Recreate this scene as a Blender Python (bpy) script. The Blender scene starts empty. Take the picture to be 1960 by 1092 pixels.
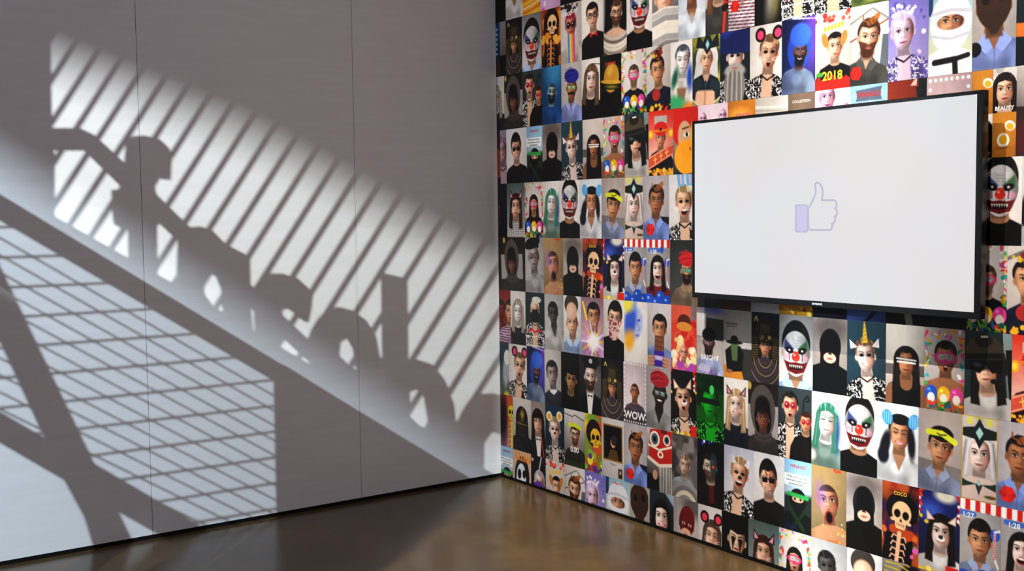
import bpy, bmesh, math, random
import numpy as np
from mathutils import Matrix, Vector

# ------------------------------------------------------------------ camera
scene = bpy.context.scene
COL = scene.collection
IMG_W, IMG_H = 1960, 1092
FOCAL_PX = 2077.3
YAW, PITCH, ROLL = 0.611634, 0.064873, -0.011965
CAM = np.array([-3.59608, -5.25962, 1.55])
def camera_axes():
    f = np.array([math.sin(YAW)*math.cos(PITCH), math.cos(YAW)*math.cos(PITCH), -math.sin(PITCH)])
    r = np.array([math.cos(YAW), -math.sin(YAW), 0.0])
    u = np.cross(r, f)
    return math.cos(ROLL)*r+math.sin(ROLL)*u, -math.sin(ROLL)*r+math.cos(ROLL)*u, f
AX_R, AX_U, AX_F = camera_axes()
cam_data = bpy.data.cameras.new('camera')
cam_data.sensor_width = 36.0
cam_data.lens = FOCAL_PX/IMG_W*36.0
cam_data.clip_start = 0.05
cam = bpy.data.objects.new('camera', cam_data)
COL.objects.link(cam)
cam.matrix_world = Matrix(((AX_R[0], AX_U[0], -AX_F[0], CAM[0]), (AX_R[1], AX_U[1], -AX_F[1], CAM[1]),
                           (AX_R[2], AX_U[2], -AX_F[2], CAM[2]), (0, 0, 0, 1)))
scene.camera = cam

# ------------------------------------------------------------------ world, lights, exposure
scene.view_settings.view_transform = 'Standard'
scene.view_settings.look = 'None'
scene.view_settings.gamma = 1.0
scene.view_settings.use_curve_mapping = False
scene.view_settings.exposure = 0.0
world = bpy.data.worlds.new('hall_light')
scene.world = world
world.use_nodes = True
wbg = world.node_tree.nodes['Background']
wbg.inputs[0].default_value = (0.90, 0.87, 1.0, 1)
wbg.inputs[1].default_value = 0.275

L1 = np.array([-6.5, -5.0, 4.45])      # upper projector: neutral white
L2 = np.array([-6.5, -5.0, 3.45])      # lower projector: bluish white
def spot(name, loc, target, power, color, radius, angle, blend):
    d = bpy.data.lights.new(name, 'SPOT')
    d.energy, d.color, d.shadow_soft_size = power, color, radius
    d.spot_size, d.spot_blend = math.radians(angle), blend
    o = bpy.data.objects.new(name, d)
    COL.objects.link(o)
    o.location = loc
    o.rotation_euler = (Vector(target)-Vector(loc)).to_track_quat('-Z', 'Y').to_euler()
    return o
spot('upper_projector_light', L1, (-1.3, 0, 1.4), 2750, (0.93, 1.0, 0.98), 0.008, 48, 0.15)
spot('lower_projector_light', L2, (-1.6, 0, 0.7), 1700, (0.72, 0.88, 1.0), 0.008, 48, 0.15)
WASH = [((-2.9, -2.40, 6.5), (0.0, -1.9, -0.7), 2050), ((-2.9, -4.3, 6.5), (0.0, -3.5, -0.7), 1400)]
for wl, wt, wp in WASH:
    spot('wash_light', wl, wt, wp, (1.0, 0.935, 0.87), 0.008, 62, 1.0)

# ------------------------------------------------------------------ pixel -> place
def ray(x, y):
    return AX_R*(x-IMG_W/2)/FOCAL_PX - AX_U*(y-IMG_H/2)/FOCAL_PX + AX_F
def on_left(x, y):                      # white wall, plane y = 0
    d = ray(x, y); return CAM + d*(-CAM[1]/d[1])
def on_right(x, y, X=0.0):              # mural wall, plane x = 0
    d = ray(x, y); return CAM + d*((X-CAM[0])/d[0])
def on_floor(x, y):
    d = ray(x, y); return CAM + d*(-CAM[2]/d[2])
def mural_y(px, z):                     # place along the mural of image column px at height z
    lo, hi = -5.2, 0.5
    for _ in range(40):
        m = (lo+hi)/2
        d = np.array([0.0, m, z])-CAM
        sx = IMG_W/2+FOCAL_PX*(d@AX_R)/(d@AX_F)
        if sx > px: lo = m
        else: hi = m
    return (lo+hi)/2

# ------------------------------------------------------------------ materials and mesh helpers
def srgb(c):
    if isinstance(c, str):
        c = tuple(int(c[i:i+2], 16)/255 for i in (1, 3, 5))
    return tuple(v/12.92 if v <= 0.04045 else ((v+0.055)/1.055)**2.4 for v in c)
def material(name, color, rough=0.5, metal=0.0, spec=0.5, emit=None):
    m = bpy.data.materials.new(name); m.use_nodes = True
    b = m.node_tree.nodes['Principled BSDF']
    b.inputs['Base Color'].default_value = (*srgb(color), 1)
    b.inputs['Roughness'].default_value = rough
    b.inputs['Metallic'].default_value = metal
    b.inputs['Specular IOR Level'].default_value = spec
    if emit:
        b.inputs['Emission Color'].default_value = (*srgb(emit[0]), 1)
        b.inputs['Emission Strength'].default_value = emit[1]
    return m
M_BLACK = material('matt_black', '#060606', 0.6, 0, 0.2)
M_STEEL = material('dark_steel', '#2c2c30', 0.4, 0.7)
M_ALU = material('aluminium', '#a9abb0', 0.35, 0.9)
M_GLOSSBLACK = material('bezel_black', '#070708', 0.22, 0, 0.4)
M_PANEL = material('painted_sheet', '#8b8790', 0.6)

def wall_material():
    m = material('white_laminate', '#e6e6e8', 0.6, 0, 0.25)
    nt = m.node_tree; b = nt.nodes['Principled BSDF']
    tc = nt.nodes.new('ShaderNodeTexCoord')
    mp = nt.nodes.new('ShaderNodeMapping'); mp.inputs['Scale'].default_value = (0.8, 0.8, 9)
    mp.inputs['Rotation'].default_value = (0, math.radians(-12), 0)
    n = nt.nodes.new('ShaderNodeTexNoise'); n.inputs['Scale'].default_value = 3; n.inputs['Detail'].default_value = 5
    r = nt.nodes.new('ShaderNodeValToRGB')
    r.color_ramp.elements[0].position = 0.3; r.color_ramp.elements[0].color = (*srgb('#e2e2e3'), 1)
    r.color_ramp.elements[1].position = 0.7; r.color_ramp.elements[1].color = (*srgb('#e8e8ea'), 1)
    nt.links.new(tc.outputs['Object'], mp.inputs[0]); nt.links.new(mp.outputs[0], n.inputs['Vector'])
    nt.links.new(n.outputs['Fac'], r.inputs[0]); nt.links.new(r.outputs[0], b.inputs['Base Color'])
    return m
M_WALL = wall_material()

def floor_material():
    m = material('polished_concrete', '#4a3f33', 0.3, 0, 0.5)
    nt = m.node_tree; b = nt.nodes['Principled BSDF']
    tc = nt.nodes.new('ShaderNodeTexCoord')
    def noise(scale, detail, rough=0.55):
        n = nt.nodes.new('ShaderNodeTexNoise')
        n.inputs['Scale'].default_value = scale; n.inputs['Detail'].default_value = detail
        n.inputs['Roughness'].default_value = rough
        nt.links.new(tc.outputs['Object'], n.inputs['Vector']); return n
    def ramp(src, stops):
        r = nt.nodes.new('ShaderNodeValToRGB'); e = r.color_ramp.elements
        e[0].position, e[0].color = stops[0][0], (*stops[0][1], 1)
        e[1].position, e[1].color = stops[1][0], (*stops[1][1], 1)
        nt.links.new(src, r.inputs[0]); return r
    big = ramp(noise(1.6, 6).outputs['Fac'], [(0.32, srgb('#483722')), (0.68, srgb('#645032'))])
    fine = ramp(noise(9, 8, 0.7).outputs['Fac'], [(0.3, (0.72, 0.72, 0.74)), (0.7, (1.08, 1.06, 1.02))])
    mx = nt.nodes.new('ShaderNodeMix'); mx.data_type = 'RGBA'; mx.blend_type = 'MULTIPLY'
    mx.inputs['Factor'].default_value = 1
    nt.links.new(big.outputs[0], mx.inputs['A']); nt.links.new(fine.outputs[0], mx.inputs['B'])
    nt.links.new(mx.outputs['Result'], b.inputs['Base Color'])
    rr = nt.nodes.new('ShaderNodeMapRange')
    rr.inputs['To Min'].default_value = 0.14; rr.inputs['To Max'].default_value = 0.34
    nt.links.new(noise(3.2, 5).outputs['Fac'], rr.inputs['Value']); nt.links.new(rr.outputs[0], b.inputs['Roughness'])
    bump = nt.nodes.new('ShaderNodeBump'); bump.inputs['Strength'].default_value = 0.05
    nt.links.new(noise(26, 4).outputs['Fac'], bump.inputs['Height']); nt.links.new(bump.outputs[0], b.inputs['Normal'])
    return m
M_FLOOR = floor_material()

def link(name, me, mat=None, parent=None, loc=None):
    o = bpy.data.objects.new(name, me)
    COL.objects.link(o)
    if mat and me is not None and not me.materials: me.materials.append(mat)
    if parent: o.parent = parent
    if loc is not None: o.location = loc
    return o
def box_mesh(name, lo, hi, bevel=0.0):
    bm = bmesh.new()
    bmesh.ops.create_cube(bm, size=1)
    lo, hi = Vector(lo), Vector(hi)
    for v in bm.verts:
        v.co = Vector((lo[i]+(hi[i]-lo[i])*(v.co[i]+0.5) for i in range(3)))
    if bevel:
        bmesh.ops.bevel(bm, geom=list(bm.edges), offset=bevel, segments=2, affect='EDGES', profile=0.6)
    me = bpy.data.meshes.new(name); bm.to_mesh(me); bm.free()
    return me
def tube_mesh(name, a, b, r, seg=12, r2=None):
    a, b = Vector(a), Vector(b)
    bm = bmesh.new()
    bmesh.ops.create_cone(bm, cap_ends=True, segments=seg, radius1=r, radius2=r if r2 is None else r2, depth=(b-a).length)
    q = (b-a).to_track_quat('Z', 'Y').to_matrix().to_4x4()
    bmesh.ops.transform(bm, matrix=Matrix.Translation((a+b)/2) @ q, verts=bm.verts)
    me = bpy.data.meshes.new(name); bm.to_mesh(me); bm.free()
    return me
def plate_mesh(name, outline, holes, to3d, depth):
    """flat outline (with holes) cut from sheet: to3d(x, y) gives the front, depth a vector"""
    cu = bpy.data.curves.new(name, 'CURVE'); cu.dimensions = '2D'; cu.fill_mode = 'BOTH'
    for pts in [outline]+list(holes):
        s = cu.splines.new('POLY'); s.points.add(len(pts)-1)
        for p_, q in zip(s.points, pts): p_.co = (q[0], q[1], 0, 1)
        s.use_cyclic_u = True
    cu.extrude = 0.5
    o = bpy.data.objects.new('cut', cu); COL.objects.link(o)
    dg = bpy.context.evaluated_depsgraph_get()
    me = bpy.data.meshes.new_from_object(o.evaluated_get(dg))
    bpy.data.objects.remove(o); bpy.data.curves.remove(cu)
    dv = np.array(depth, float)
    for v in me.vertices:
        v.co = Vector(np.array(to3d(v.co.x, v.co.y))+dv*(v.co.z+0.5))
    me.name = name
    return me
def thing(name, label, cat, loc=(0, 0, 0), group=None):
    o = bpy.data.objects.new(name, None); o.empty_display_size = 0.1
    COL.objects.link(o); o.location = loc
    tag(o, label, cat, group); return o
def tag(o, label, cat, group=None):
    o['label'] = label; o['category'] = cat
    if group: o['group'] = group
    return o
def rel(me, root):                      # move world-space mesh data under a root standing at root.location
    me.transform(Matrix.Translation(-root.location)); return me
def structure(o):
    o['kind'] = 'structure'; return o

# ------------------------------------------------------------------ the place: floor and two set walls
structure(link('floor', box_mesh('floor', (-9.5, -9.5, -0.12), (0.9, 1.6, 0.0)), M_FLOOR))
WALL_H = 4.2
core = structure(link('wall_left', box_mesh('wall_left', (-8.0, 0.022, 0.0), (0.06, 0.12, WALL_H-0.01)), M_BLACK))
seams = [-7.71, -6.58, -5.45, -4.318, -3.188, -2.0575, -0.9268, -0.0005]
pm = None
for x0, x1 in zip(seams[:-1], seams[1:]):
    link('wall_panel', box_mesh('wall_panel', (x0+0.0013, 0.0, 0.021), (x1-0.0013, 0.021, WALL_H), 0.0008), M_WALL, core)
structure(link('baseboard_left', box_mesh('baseboard_left', (-7.7, 0.006, 0.0), (-0.02, 0.0215, 0.0195)), M_BLACK))
wall_right = structure(link('wall_right', box_mesh('wall_right', (0.0, -7.6, 0.0), (0.10, 0.0215, WALL_H)), material('mural_backing', '#23201f', 0.7)))
structure(link('baseboard_right', box_mesh('baseboard_right', (-0.006, -7.6, 0.0), (-0.0002, -0.002, 0.016)), M_BLACK))
# ------------------------------------------------------------------ painter for the flat prints on the mural
def hx(c):
    if isinstance(c, str):
        if len(c) == 4: c = '#'+''.join(q*2 for q in c[1:])
        return np.array([int(c[i:i+2], 16)/255 for i in (1, 3, 5)])
    return np.array(c, float)
_NZ = {}
def vnoise(X, Y, seed):
    if seed not in _NZ: _NZ[seed] = np.random.RandomState(seed).rand(64, 64)
    g = _NZ[seed]
    x0, y0 = np.floor(X).astype(int), np.floor(Y).astype(int)
    fx, fy = X-x0, Y-y0
    fx, fy = fx*fx*(3-2*fx), fy*fy*(3-2*fy)
    a, b = g[y0 % 64, x0 % 64], g[y0 % 64, (x0+1) % 64]
    c, d = g[(y0+1) % 64, x0 % 64], g[(y0+1) % 64, (x0+1) % 64]
    return (a*(1-fx)+b*fx)*(1-fy)+(c*(1-fx)+d*fx)*fy
SKIN = {'l': '#e3b597', 'm': '#cc9670', 't': '#ad7752', 'd': '#75492f', 'p': '#ecd0c3', 'w': '#e9e6e4', 'g': '#9a9794', 'k': '#3c3029'}
class Paint:
    def __init__(s, a, u0=0.0, u1=1.0, vmax=1.0, tilt=0.0, zoom=1.0, nx=66, ny=116):
        nx = max(6, int(nx*(u1-u0))); ny = max(8, int(ny*vmax))
        u, v = np.linspace(u0, u1, nx+1), np.linspace(0, vmax, ny+1)
        s.U, s.V = u, v
        s.X, s.Y = np.meshgrid((u-0.5)*a, v)
        if tilt or zoom != 1.0:
            c, n = math.cos(tilt), math.sin(tilt); dx, dy = s.X/zoom, (s.Y-0.55)/zoom
            s.X, s.Y = dx*c+dy*n, 0.55-dx*n+dy*c
        s.a = a; s.C = np.zeros(s.X.shape+(3,)); s.nx, s.ny = nx, ny
    def mix(s, m, c, al=1.0):
        m = np.clip(m*al, 0, 1)[..., None]; s.C = s.C*(1-m)+hx(c)*m
    def mul(s, m, k):
        s.C = s.C*(1-np.clip(m, 0, 1)[..., None]*(1-np.asarray(k)))
    def bg(s, c0, c1=None, vig=0.12):
        c0, c1 = hx(c0), hx(c1 or c0)
        t = np.clip(s.Y, 0, 1)[..., None]; s.C = c0*(1-t)+c1*t
        s.C = s.C*(0.97+0.05*s.noise(3.1, 77)[..., None])
        d = np.sqrt((s.X/s.a)**2+(s.Y-0.5)**2)
        s.C = s.C*(1-vig*np.clip(d*1.6-0.3, 0, 1)[..., None])
    def mell(s, cx, cy, rx, ry, rot=0, soft=0.0095):
        dx, dy = s.X-cx, s.Y-cy
        if rot:
            c, n = math.cos(rot), math.sin(rot); dx, dy = dx*c+dy*n, -dx*n+dy*c
        sd = (np.sqrt((dx/rx)**2+(dy/ry)**2)-1)*min(rx, ry)
        return np.clip(0.5-sd/soft, 0, 1)
    def ell(s, cx, cy, rx, ry, c, rot=0, soft=0.0095, al=1.0): s.mix(s.mell(cx, cy, rx, ry, rot, soft), c, al)
    def mpoly(s, pts, soft=0.0095):
        d = np.full(s.X.shape, 1e9); sg = np.ones(s.X.shape); n = len(pts)
        for i in range(n):
            ax, ay = pts[i]; bx, by = pts[i-1]
            ex, ey = bx-ax, by-ay; wx, wy = s.X-ax, s.Y-ay
            t = np.clip((wx*ex+wy*ey)/(ex*ex+ey*ey+1e-12), 0, 1)
            d = np.minimum(d, (wx-ex*t)**2+(wy-ey*t)**2)
            c1, c2, c3 = s.Y >= ay, s.Y < by, ex*wy > ey*wx
            sg = np.where((c1 & c2 & c3) | (~c1 & ~c2 & ~c3), -sg, sg)
        return np.clip(0.5-sg*np.sqrt(d)/soft, 0, 1)
    def poly(s, pts, c, soft=0.0095, al=1.0): s.mix(s.mpoly(pts, soft), c, al)
    def mline(s, pts, w, soft=0.0095):
        d = np.full(s.X.shape, 1e9)
        for (ax, ay), (bx, by) in zip(pts[:-1], pts[1:]):
            ex, ey = bx-ax, by-ay; wx, wy = s.X-ax, s.Y-ay
            t = np.clip((wx*ex+wy*ey)/(ex*ex+ey*ey+1e-12), 0, 1)
            d = np.minimum(d, (wx-ex*t)**2+(wy-ey*t)**2)
        return np.clip(0.5-(np.sqrt(d)-w/2)/soft, 0, 1)
    def line(s, pts, w, c, al=1.0, soft=0.0095): s.mix(s.mline(pts, w, soft), c, al)
    def rect(s, x0, y0, x1, y1, c, al=1.0): s.poly([(x0, y0), (x1, y0), (x1, y1), (x0, y1)], c, 0.009, al)
    def noise(s, sc, seed): return vnoise(s.X*sc+31, s.Y*sc+7, seed)
    def dots(s, n, seed, cols, r, box=None, al=1.0, asp=(0.7, 1.2)):
        R = random.Random(seed); x0, y0, x1, y1 = box or (-s.a/2, 0, s.a/2, 1)
        for _ in range(n):
            q = r*R.uniform(0.5, 1.3)
            s.ell(R.uniform(x0, x1), R.uniform(y0, y1), q, q*R.uniform(*asp), R.choice(cols), R.uniform(0, 3), al=al)
    def grade(s, seed):
        R = random.Random(seed); gx, gy = R.uniform(-0.35, 0.35), R.uniform(-0.25, 0.1)
        k = 0.97+gx*s.X+gy*(s.Y-0.5)+0.05*(s.noise(17, 5)-0.5)
        C = np.clip(s.C*np.clip(k, 0.55, 1.1)[..., None], 0, 1)
        g = C.mean(-1, keepdims=True); C = np.clip(g+(C-g)*0.93, 0, 1)
        s.C = 0.5*C+0.5*(C*C*(3-2*C))
    def blur_bg(s, cols, sc, seed):
        for i, c in enumerate(cols): s.mix(np.clip((s.noise(sc, seed+i)-0.45)*4, 0, 1), c, 0.85)

def shoulders(p, cx, sy, r, w=2.1):
    return p.mpoly([(cx-0.42*r, sy), (cx-1.45*r, sy+0.42*r), (cx-w*r, sy+1.5*r), (cx-w*r-0.05, 1.3), (cx+w*r+0.05, 1.3),
                    (cx+w*r, sy+1.5*r), (cx+1.45*r, sy+0.42*r), (cx+0.42*r, sy)], 0.014)
def clothes(p, kind, cx, cy, r, c, sk, seed=3):
    sy = cy+1.28*r; m = shoulders(p, cx, sy, r); c = hx(c); dk = hx(sk)*0.8
    if kind == 'none':
        p.mix(m, hx(sk)*0.9); p.mul(m*np.clip((np.abs(p.X-cx)-r)/r, 0, 1), 0.6); return
    p.mix(m, c)
    fold = p.noise(9, seed)
    p.mul(m*np.clip(fold*1.6-0.6, 0, 1), 0.72)
    if kind == 'tee': p.ell(cx, sy+0.02*r, 0.5*r, 0.24*r, dk)
    elif kind == 'v': p.poly([(cx-0.5*r, sy-0.05*r), (cx+0.5*r, sy-0.05*r), (cx+0.05*r, sy+1.1*r)], dk)
    elif kind == 'tank':
        p.mix(m*np.clip((np.abs(p.X-cx)-1.15*r)/0.01, 0, 1), dk); p.ell(cx, sy+0.1*r, 0.62*r, 0.75*r, dk)
    elif kind == 'shirt':
        p.poly([(cx-0.3*r, sy-0.1*r), (cx+0.3*r, sy-0.1*r), (cx, sy+0.6*r)], dk)
        for q in (-1, 1):
            p.poly([(cx+q*0.4*r, sy-0.22*r), (cx+q*0.85*r, sy+0.25*r), (cx+q*0.42*r, sy+0.72*r), (cx+q*0.06*r, sy+0.45*r)], c*1.12)
            p.line([(cx+q*0.85*r, sy+0.25*r), (cx+q*0.42*r, sy+0.72*r)], 0.006, c*0.55, 0.8)
        p.line([(cx, sy+0.6*r), (cx, 1)], 0.006, c*0.6, 0.8)
    elif kind == 'floral':
        n = p.noise(33, seed+11)
        sq = np.clip(1-np.abs(n-0.5)/0.07, 0, 1)+np.clip((p.noise(50, seed+12)-0.72)*9, 0, 1)
        p.mix(m*np.clip(sq*1.6, 0, 1), '#e8e4e0')
        p.poly([(cx-0.42*r, sy+0.05*r), (cx+0.42*r, sy+0.05*r), (cx+0.48*r, 1.1), (cx-0.48*r, 1.1)], hx(sk)*0.92, 0.02)
        p.line([(cx-0.52*r, sy+0.12*r), (cx, sy+0.42*r), (cx+0.52*r, sy+0.12*r)], 0.1*r, '#17110f')
    elif kind == 'stripe':
        p.mix(m*(np.sin(p.Y*150) > 0.1), '#7d4a5c'); p.poly([(cx-0.3*r, sy-0.1*r), (cx+0.3*r, sy-0.1*r), (cx, sy+0.7*r)], dk)
    elif kind == 'check':
        p.mix(m*((np.sin((p.X+p.Y)*110)*np.sin((p.X-p.Y)*110)) > 0), '#ece9e4')
    elif kind == 'suit':
        p.poly([(cx-0.45*r, sy), (cx+0.45*r, sy), (cx+0.1*r, 1.1), (cx-0.1*r, 1.1)], '#d8d4cc')
        p.poly([(cx-0.3*r, sy+0.15*r), (cx-0.3*r, sy+0.4*r), (cx+0.3*r, sy+0.15*r), (cx+0.3*r, sy+0.4*r)], '#141214')
    elif kind == 'collar': p.poly([(cx-0.45*r, sy-0.1*r), (cx+0.45*r, sy-0.1*r), (cx+0.5*r, sy+0.22*r), (cx, sy+0.5*r), (cx-0.5*r, sy+0.22*r)], '#ece9e6')
    elif kind == 'scarf':
        for k in range(4): p.line([(cx-0.95*r, sy+(0.05+0.25*k)*r), (cx, sy+(0.4+0.25*k)*r), (cx+0.95*r, sy+(0.05+0.25*k)*r)], 0.26*r, c*(1.25-0.18*(k % 2)))

def person(p, cx=0.0, cy=0.42, r=0.17, sk='l', hair='short', hc='#17110e', cl='#18181a', ck='tee', mouth='n', beard=None,
           gl=None, eyes='o', look=0.0, lips=None, seed=3, side=1):
    S = hx(SKIN.get(sk, sk)); H = hx(hc); dk, lt = S*0.62, np.clip(S*1.12, 0, 1)
    f = look*0.12*r                                       # features slide sideways when the head turns
    if hair in ('long', 'bangs', 'wavy'):
        w = 1.12 if hair == 'wavy' else 0.95
        p.ell(cx, cy-0.12*r, w*r*0.95, 1.1*r, H)
        p.poly([(cx-w*r*0.92, cy-0.2*r), (cx+w*r*0.92, cy-0.2*r), (cx+w*1.08*r, cy+2.3*r), (cx-w*1.08*r, cy+2.3*r)], H, 0.02)
    if hair == 'afro': p.ell(cx, cy-0.15*r, 1.35*r, 1.35*r, H, 0, 0.05); p.ell(cx, cy+0.7*r, 1.2*r, 1.0*r, H, 0, 0.05)
    p.poly([(cx-0.4*r, cy+0.4*r), (cx+0.4*r, cy+0.4*r), (cx+0.52*r, cy+1.7*r), (cx-0.52*r, cy+1.7*r)], S*0.8)
    clothes(p, ck, cx, cy, r, cl, S, seed)
    p.poly([(cx-0.38*r, cy+0.5*r), (cx+0.38*r, cy+0.5*r), (cx+0.4*r, cy+1.32*r), (cx-0.4*r, cy+1.32*r)], S*0.6, 0.02)
    if hair in ('short', 'tall', 'quiff', 'bun', 'tied'):
        top = {'tall': 1.5, 'quiff': 1.35}.get(hair, 1.12)
        p.ell(cx, cy-0.38*r, 0.83*r, (top-0.28)*r, H)
        if hair == 'bun': p.ell(cx+0.1*r, cy-1.3*r, 0.36*r, 0.3*r, H)
    for q in (-1, 1): p.ell(cx+q*0.74*r, cy+0.06*r, 0.11*r, 0.21*r, S*0.82)
    fm = np.maximum(p.mell(cx, cy-0.08*r, 0.72*r, 0.86*r), p.mell(cx, cy+0.25*r, 0.6*r, 0.76*r))
    p.mix(fm, S)
    p.mul(fm*np.clip((side*(p.X-cx)/(0.72*r)+0.2)*0.85, 0, 0.9), hx('#9a7468')*0.85)
    p.mul(fm*np.clip((np.abs(p.X-cx)/(0.7*r)-0.62)*2.0, 0, 0.75), 0.62)
    p.mul(fm*np.clip((p.Y-cy-0.5*r)/(0.55*r), 0, 0.75), 0.62)
    p.mul(fm*np.clip((cy-0.5*r-p.Y)/(0.3*r), 0, 0.6), 0.7)
    for q in (-1, 1): p.ell(cx+q*0.4*r+f, cy+0.3*r, 0.2*r, 0.14*r, S*np.array([0.98, 0.72, 0.68]), 0, 0.06, 0.35)
    p.line([(cx-0.3*r+f, cy+0.22*r), (cx-0.36*r+f, cy+0.52*r)], 0.03*r, dk, 0.3, 0.03); p.line([(cx+0.3*r+f, cy+0.22*r), (cx+0.36*r+f, cy+0.52*r)], 0.03*r, dk, 0.3, 0.03)
    p.ell(cx-side*0.3*r+f, cy+0.2*r, 0.2*r, 0.17*r, lt, 0, 0.05, 0.5); p.ell(cx-side*0.12*r, cy-0.55*r, 0.34*r, 0.2*r, lt, 0, 0.06, 0.55)
    if hair == 'buzz': p.mix(fm*np.clip((cy-0.52*r-p.Y)/(0.08*r), 0, 1), H, 0.75)
    if hair in ('short', 'bun', 'tied', 'long', 'wavy', 'quiff', 'tall', 'afro'):
        lim = cy-(0.58 if hair in ('short', 'quiff') else 0.42 if hair == 'afro' else 0.66)*r-0.25*np.abs(p.X-cx)*(-1 if hair == 'long' else 1)
        hm = np.maximum(fm, p.mell(cx, cy-0.38*r, 0.83*r, 0.8*r))
        p.mix(hm*np.clip((lim-p.Y)/0.014+0.5, 0, 1), H)
    if hair in ('short', 'bun', 'tied', 'quiff', 'tall', 'long', 'wavy', 'bangs'):
        hm2 = np.clip(p.mell(cx, cy-0.42*r, 0.84*r, 0.86*r)*(p.Y < cy-0.55*r), 0, 1); p.mix(hm2*np.clip((vnoise(p.X*60+9, p.Y*14, 41)-0.5)*2.2, 0, 0.5), np.clip(H*2.0+0.08, 0, 1))
    if hair == 'bangs': p.mix(np.maximum(fm, 0)*np.clip((cy-0.3*r-p.Y)/0.016, 0, 1), H)
    if hair in ('long', 'bangs', 'wavy'):
        for q in (-1, 1):
            p.poly([(cx+q*0.25*r, cy-0.95*r), (cx+q*0.86*r, cy-0.5*r), (cx+q*1.05*r, cy+1.9*r), (cx+q*0.5*r, cy+2.0*r), (cx+q*0.6*r, cy+0.2*r), (cx+q*0.52*r, cy-0.45*r)], H, 0.018)
            p.line([(cx+q*0.72*r, cy-0.3*r), (cx+q*0.82*r, cy+1.7*r)], 0.05*r, np.clip(H*1.6+0.04, 0, 1), 0.6, 0.02)
    if beard:
        B = hx(beard); bm = fm*np.clip((p.Y-cy-0.28*r+0.25*np.abs(p.X-cx-f))/(0.1*r), 0, 1)
        p.mix(bm, B, 0.9); p.ell(cx, cy+0.85*r, 0.5*r, 0.34*r, B, 0, 0.03)
    for q in (-1, 1):
        ex, ey = cx+q*0.29*r+f, cy-0.08*r
        p.ell(ex, ey-0.02*r, 0.19*r, 0.15*r, dk, 0, 0.03, 0.75)
        p.line([(ex-0.18*r, ey-0.2*r+0.035*q*r), (ex+q*0.03*r, ey-0.25*r), (ex+0.18*r, ey-0.2*r-0.035*q*r)], 0.065*r, H*0.7+dk*0.2, 0.9)
        if eyes == 'o':
            p.ell(ex, ey, 0.14*r, 0.075*r, '#cfc2b8'); p.ell(ex+0.2*f, ey, 0.068*r, 0.075*r, '#1a100c'); p.line([(ex-0.15*r, ey-0.04*r), (ex, ey-0.085*r), (ex+0.15*r, ey-0.04*r)], 0.045*r, '#20120e')
        elif eyes == 'd': p.ell(ex, ey, 0.17*r, 0.1*r, '#140c0a')
        elif eyes == 'c': p.line([(ex-0.14*r, ey), (ex, ey+0.05*r), (ex+0.14*r, ey)], 0.05*r, '#2a1712')
    p.line([(cx+f*1.5+side*0.08*r, cy-0.05*r), (cx+f*1.8+side*0.13*r, cy+0.26*r)], 0.08*r, dk, 0.5, 0.03)
    p.ell(cx+f*1.7, cy+0.3*r, 0.17*r, 0.07*r, dk, 0, 0.02, 0.75); p.ell(cx+f*1.6-0.03*r, cy+0.18*r, 0.06*r, 0.14*r, lt, 0, 0.03, 0.6)
    L = hx(lips) if lips else S*np.array([0.78, 0.52, 0.5]); mx, my = cx+f*1.3, cy+0.57*r
    if mouth == 'n':
        p.ell(mx, my+0.01*r, 0.22*r, 0.08*r, L); p.line([(mx-0.25*r, my-0.025*r), (mx, my+0.01*r), (mx+0.25*r, my-0.025*r)], 0.03*r, dk*0.5)
    elif mouth == 's':
        p.line([(mx-0.28*r, my-0.06*r), (mx, my+0.07*r), (mx+0.28*r, my-0.06*r)], 0.13*r, L); p.line([(mx-0.2*r, my-0.03*r), (mx, my+0.05*r), (mx+0.2*r, my-0.03*r)], 0.05*r, '#efe9e4')
    elif mouth == 'o':
        p.ell(mx, my+0.08*r, 0.2*r, 0.25*r, L); p.ell(mx, my+0.1*r, 0.14*r, 0.19*r, '#2b0d0c'); p.ell(mx, my-0.03*r, 0.12*r, 0.045*r, '#eee6e0')
    elif mouth == 'l':
        p.ell(mx, my+0.06*r, 0.33*r, 0.25*r, L); p.ell(mx, my+0.06*r, 0.28*r, 0.19*r, '#3a0f10'); p.ell(mx, my-0.06*r, 0.26*r, 0.07*r, '#f2ece6')
    if gl:
        kind, gc = gl
        for q in (-1, 1):
            ex, ey = cx+q*0.31*r+f, cy-0.06*r
            if kind == 'sun': p.poly([(ex-0.27*r, ey-0.16*r), (ex+0.27*r, ey-0.16*r), (ex+0.22*r, ey+0.2*r), (ex-0.22*r, ey+0.2*r)], gc); p.ell(ex-0.06*r, ey-0.04*r, 0.1*r, 0.05*r, np.clip(hx(gc)*1.8+0.12, 0, 1), 0.3, 0.03, 0.7)
            elif kind == 'rim':
                m = p.mell(ex, ey, 0.27*r, 0.23*r)-p.mell(ex, ey, 0.21*r, 0.17*r); p.mix(m, gc)
            elif kind == 'round': p.ell(ex, ey, 0.3*r, 0.3*r, gc); p.ell(ex, ey, 0.2*r, 0.2*r, np.clip(hx(gc)*0.62, 0, 1)); p.ell(ex-0.06*r, ey-0.08*r, 0.07*r, 0.06*r, '#f2c8c2')
        p.line([(cx-0.1*r+f, cy-0.08*r), (cx+0.1*r+f, cy-0.08*r)], 0.05*r, gc)
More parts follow.
